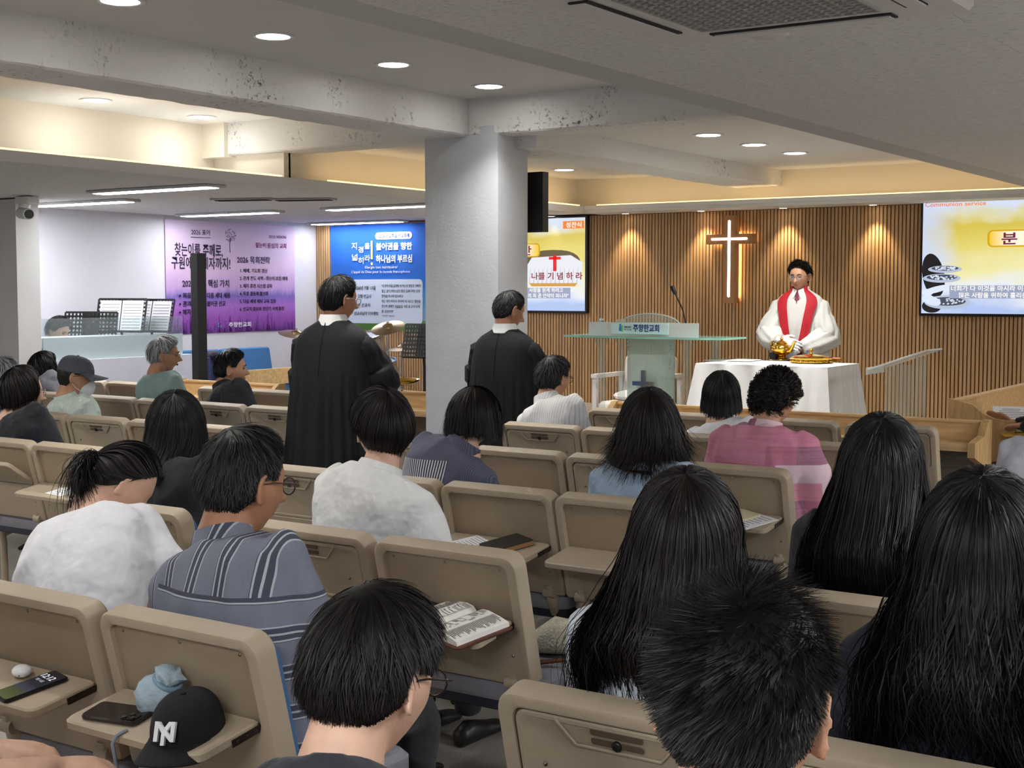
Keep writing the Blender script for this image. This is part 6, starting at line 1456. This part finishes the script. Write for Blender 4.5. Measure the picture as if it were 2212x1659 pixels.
# ================================================================== things the people brought
def chair_at(row, x): return CH[(row, x)]
def tray_T(ch, x, d, rz=0.):
    """world matrix on an opened tray: x across, d from the hinge, local y towards the seat back, z up"""
    base = Matrix.Translation(ch.location) @ Matrix.Rotation(ch.rotation_euler[2], 4, 'Z')
    return base @ tray_matrix(85) @ Matrix.Translation((x, d, -.0225)) @ Matrix.Rotation(math.pi, 4, 'X') @ Matrix.Rotation(rz, 4, 'Z')
def place(o, T): o.matrix_world = T; return o
# phone with 12:12, earbuds on the first chair
c1 = chair_at('A', -3.04); c2 = chair_at('A', -2.512)
ph = place(empty('smartphone', label='black phone showing 12:12 on the leftmost open tray', cat='phone'), tray_T(c1, .10, .095, -.22))
mb = MB(); rprism(mb, .076, .158, .009, .012, .002, 5); mb.build('case', M('phone_dark', (16,16,20), .2), ph, 40)
mb = MB(); rprism(mb, .070, .150, .0006, .010, .0002, 5, Matrix.Translation((0, 0, .009))); scn = mb.build('screen', grad_mat('phone_wallpaper', [(0, (96,104,60)), (.30, (70,80,56)), (.40, (62,66,88)), (.52, (34,36,52)), (1, (16,18,26))], 1, -.075, .075, .12, 30, .1, emis=.35), ph)
text(scn, '12:12', .026, Matrix.Translation((-.006, .038, .0102)) @ Matrix.Rotation(0, 4, 'Z'), M('phone_glyph', (10,10,10), .4, emis=.55, ecol=(220,222,230)), align='CENTER', ext=.0001)
text(scn, '7월 12일', .010, Matrix.Translation((-.006, .022, .0102)), M('phone_glyph2', (10,10,10), .4, emis=.3, ecol=(220,222,230)), align='CENTER', ext=.0001)
eb = place(empty('earbuds_case', label='white rounded earbuds case lying beside the phone', cat='case'), tray_T(c1, .015, .055, -.3))
mb = MB(); mb.ell((0, 0, .0135), (.031, .023, .0135), 20, 12); mb.build('shell', M('gloss_white', (236,236,238), .2), eb, 180); mb = MB(); mb.box((.022, -.012, .012), (.003, .008, .003)); mb.build('port', black, eb)
# second chair: dark phone, blue pouch, black cap
ph2 = place(empty('smartphone', label='dark phone lying face down beside the black cap', cat='phone'), tray_T(c2, -.10, .115, -1.42))
mb = MB(); rprism(mb, .078, .155, .011, .014, .003, 5); mb.build('case', M('phone_brown', (38,32,30), .18), ph2, 40); mb = MB(); rprism(mb, .03, .04, .002, .006, .0006, 4, Matrix.Translation((.016, .05, .011))); cm = mb.build('camera_plate', M('lens_plate', (20,20,22), .15), ph2, 40)
for k in range(3): mb = MB(); mb.lathe([(.006, .0), (.006, .002), (.004, .0022)], 12, Matrix.Translation((.016+(-.007 if k % 2 else .007), .038+.011*k, .013))); mb.build('camera_lens', black, cm, 40)
po = place(empty('cloth_pouch', label='crumpled pale blue cloth pouch against the seat back', cat='pouch'), tray_T(c2, -.06, .05, .2))
mb = MB(); rg = []
for i, (z, r) in enumerate([(.0, .03), (.012, .042), (.04, .046), (.06, .04), (.075, .028), (.082, .022), (.095, .03), (.105, .026)]):
    rg.append([(r*(1+.22*math.sin(t*3+i)+.12*math.sin(t*7+i*1.7))*math.cos(t)*1.15+.012*i/7, r*(1+.2*math.sin(t*4+i*2))*math.sin(t), z) for t in [2*math.pi*j/28 for j in range(28)]])
mb.loft(rg, True, True, Matrix.Rotation(math.radians(28), 4, 'Y')); mb.build('pouch', M('pouch_blue', (168,188,200), .85, var=.1, scale=30, bump=.5, bscale=60), po, 70); mb = MB(); mb.tube([(.03*math.cos(t), .026*math.sin(t), .0) for t in [2*math.pi*j/16 for j in range(17)]], .006, 6, Matrix.Rotation(math.radians(28), 4, 'Y') @ Matrix.Translation((.012, 0, .08))); mb.build('elastic_band', M('pouch_blue2', (130,158,178), .9), po, 60)
capT = tray_T(c2, .105, .105, math.radians(200))
ce = place(empty('baseball_cap', label='black baseball cap with white NY letters on the open tray', cat='cap'), capT)
kcap = cap(ce, Matrix.Translation((0, 0, -.024)), M('cap_black', (20,21,26), .9, var=.15, scale=80, bump=.3, bscale=300), .84, 'crown', 1.0)
NYm = M('embroidery_white', (238,238,240), .8)
for chn, dx, dz, sc in (('N', .026, .024, .056), ('Y', .022, .016, .066)): text(ce, chn, sc, frame((dx, .097, dz), (-1, 0, 0), (0, -.50, .86)), NYm, bold=.02, ext=.004, name='embroidered_letter', width=.046 if chn == 'N' else .042)
cd = place(empty('lanyard', label='grey cord with pale bead hanging off the tray under the cap brim', cat='cord'), tray_T(c2, -.02, .19, 0))
mb = MB(); mb.tube([(.0, .03, .002), (.0, .0, .002), (0, -.012, -.01), (.004, -.014, -.06), (.0, -.013, -.11)], .004, 6); mb.build('cord', M('cord_grey', (120,130,140), .9), cd, 60); mb = MB(); mb.ell((.002, -.014, -.085), (.008, .008, .012), 10, 8); mb.build('bead', M('bead_aqua', (150,200,205), .4), cd, 60)
# open bible on the B chair
cb = chair_at('B', -2.558)
bb_ = place(empty('open_bible', label='open bible in a brown leather cover on an open tray', cat='book'), tray_T(cb, .085, .105, -.30))
mb = MB(); rprism(mb, .30, .20, .008, .02, .003, 5); mb.build('leather_cover', M('leather_brown', (92,52,34), .45, var=.2, scale=40), bb_, 40)
for s in (-1, 1):
    mb = MB(); prof = [(0, .012), (.02, .030), (.05, .033), (.10, .027), (.135, .020), (.137, .008), (0, .008)]
    rg = [[(s*x, y, z) for x, z in prof] for y in (-.09, .09)]; mb.loft(rg if s > 0 else rg[::-1]); pg = mb.build('page_block', M('page_cream', (236,232,224), .9), bb_, 30)
    lines_ = MB()
    for cI in (0, 1):
        for k in range(30):
            x0 = .018+cI*.058; L1 = rng.uniform(.6, 1)*.050; zz = lambda x: np.interp(x, [0, .02, .05, .10, .135], [.012, .030, .033, .027, .020])+.0018
            y = .082-k*.0056; lines_.add([(s*x0, y, zz(x0)), (s*(x0+L1), y, zz(x0+L1)), (s*(x0+L1), y-.0026, zz(x0+L1)), (s*x0, y-.0026, zz(x0))], [(0, 1, 2, 3) if s < 0 else (3, 2, 1, 0)])
    lines_.build('printed_lines', M('print_bible', (110,106,104), .9), pg)
nb_ = place(empty('notebook', label='black notebook tucked behind the open bible', cat='notebook'), tray_T(cb, -.10, .03, -.25)); mb = MB(); rprism(mb, .14, .09, .016, .012, .003, 4); mb.build('cover', M('notebook_black', (26,24,26), .4), nb_, 40); mb = MB(); mb.box((0, 0, .008), (.142, .086, .006)); mb.build('pages', paper, nb_)
# row C: papers and black book
cC = chair_at('C', -3.092)
page('white leaflets on the open tray beside the black book', (0, 0, 0), 0, .15, .12, lines=8, name='leaflet').matrix_world = tray_T(cC, -.06, .10, -.5)
bk = place(empty('black_book', label='thick black book with gilt edge on the open tray right of the blouse woman', cat='book'), tray_T(cC, .085, .09, -.42)); mb = MB(); rprism(mb, .115, .165, .022, .006, .002, 3); mb.build('cover', M('book_black', (34,38,38), .35), bk, 40); mb = MB(); mb.box((.002, 0, .011), (.113, .160, .015)); mb.build('pages', M('gilt_edge', (150,110,70), .5), bk)
# row D: green spiral notebook and paper
cD = chair_at('D', -2.63)
gn = place(empty('spiral_notebook', label='cream and green spiral notebook on the open tray', cat='notebook'), tray_T(cD, .03, .09, -.45)); mb = MB(); rprism(mb, .15, .19, .012, .006, .002, 3); mb.build('pages', M('page_cream2', (222,214,180), .8), gn, 40); mb = MB(); mb.box((.0, -.066, .0125), (.146, .024, .001)); mb.build('green_band', M('band_green', (92,150,96), .7), gn)
for k in range(12): mb = MB(); mb.tube([(-.068+k*.0124, -.095+.006*math.cos(t), .007+.008*math.sin(t)) for t in [2*math.pi*j/8 for j in range(9)]], .0012, 5); mb.build('spiral_ring', M('ring_tan', (150,134,104), .5), gn)
page('folded white leaflet beside the green notebook', (0, 0, 0), 0, .12, .19, lines=8).matrix_world = tray_T(cD, .125, .115, -.45)
# row E right: book and tablet
cE = chair_at('E', -2.70)
ob_ = place(empty('open_book', label='open white book on the tray right of the pink blouse', cat='book'), tray_T(cE, .02, .07, -.3)); mb = MB(); rprism(mb, .17, .12, .02, .008, .004, 3); mb.build('pages', paper, ob_, 40); mb = MB(); rprism(mb, .18, .13, .004, .008, .001, 3, Matrix.Translation((0, 0, -.0)));  mb.build('cover', black, ob_)
page('dark tablet with white page at the end of the tray', (0, 0, 0), 0, .10, .15, lines=5, cat='tablet', name='tablet', t=.006).matrix_world = tray_T(cE, .16, .13, -.3)
# row D left: brown folder ; row C left: paper ; row B: paper
page('brown folder standing on the tray left of the black bob', (0, 0, 0), 0, .20, .14, M('folder_brown', (96,70,58), .6), lines=0, cat='folder', name='folder', t=.02).matrix_world = tray_T(chair_at('D', -6.06), .0, .09, .3)
page('white leaflet on the tray before the ponytail woman', (0, 0, 0), 0, .13, .1, lines=4).matrix_world = tray_T(chair_at('C', -5.522), .05, .1, -.1)
page('white leaflet on the tray left of the plaid shirt man', (0, 0, 0), 0, .14, .1, lines=4).matrix_world = tray_T(chair_at('B', -3.87), .1, .13, -.2)
# knitted bag on the seat beyond the bible chair
kg = empty('knitted_bag', (-2.165, 3.50, .472), .4, 'cream crochet bag with brown leather straps lying on the grey seat', 'bag')
km = M('crochet_cream', (226,216,190), .95, bump=1.0, bscale=130, var=.15, scale=120)
mb = MB(); rg = []
for i, (x, ry, rz_) in enumerate([(-.10, .02, .012), (-.085, .06, .035), (-.03, .075, .055), (.04, .072, .05), (.085, .06, .042), (.10, .056, .04)]):
    rg.append([(x, ry*math.cos(t)*(1+.08*math.sin(t*5+i)), max(0, rz_*.9+rz_*math.sin(t)*(1+.06*math.sin(t*7+i*2)))) for t in [2*math.pi*j/28 for j in range(28)]])
mb.loft(rg); mb.build('bag_body', km, kg, 60)
mb = MB(); rprism(mb, .13, .11, .016, .03, .006, 5, Matrix.Translation((.11, -.045, .004)) @ Matrix.Rotation(.15, 4, 'Y')); mb.build('flap', km, kg, 60)
for k in (0, 1): mb = MB(); mb.tube([(.02+.01*k, -.04, .085), (.06, -.09-.01*k, .05), (.03, -.13, .012), (-.05, -.15-.02*k, .008)], .006, 6); mb.build('leather_strap', M('strap_brown', (104,58,38), .5), kg, 60)
# golden plates carried by the elders
for (ee, W), lab, r in ((ELD1, 'golden plate held in white glove by the left elder', .14), (ELD2, 'golden plate held by the elder in front of the column', .12)):
    Mw = Matrix.Translation(ee.location) @ Matrix.Rotation(ee.rotation_euler[2], 4, 'Z'); p = Mw @ ((W[1]+W[-1])/2+Vector((.06 if r > .121 else 0, .12, .035)))
    if r > .121: p = aY(851, 831, p.y+.02)
    pl_ = empty('offering_plate', p, 0, lab, 'plate'); mb = MB(); mb.lathe([(r*.6, 0), (r*.92, .012), (r, .022), (r*1.02, .03), (r*.96, .029), (r*.88, .018), (r*.55, .008)], 36); mb.build('plate', gold, pl_, 50)
    mb = MB(); mb.lathe([(.03, -.02), (.05, -.03), (.055, -.032), (.03, -.012)], 20); mb.build('foot_ring', gold, pl_, 50)

cut_letters()
bpy.data.scenes.remove(TMP)

# glowing prints and lenses are not worth a light sample each: their lamps do the lighting
for m in bpy.data.materials:
    if m.use_nodes and m.name != 'cross_back':
        for n in m.node_tree.nodes:
            if n.type == 'BSDF_PRINCIPLED' and n.inputs['Emission Strength'].default_value > 0: m.cycles.emission_sampling = 'NONE'
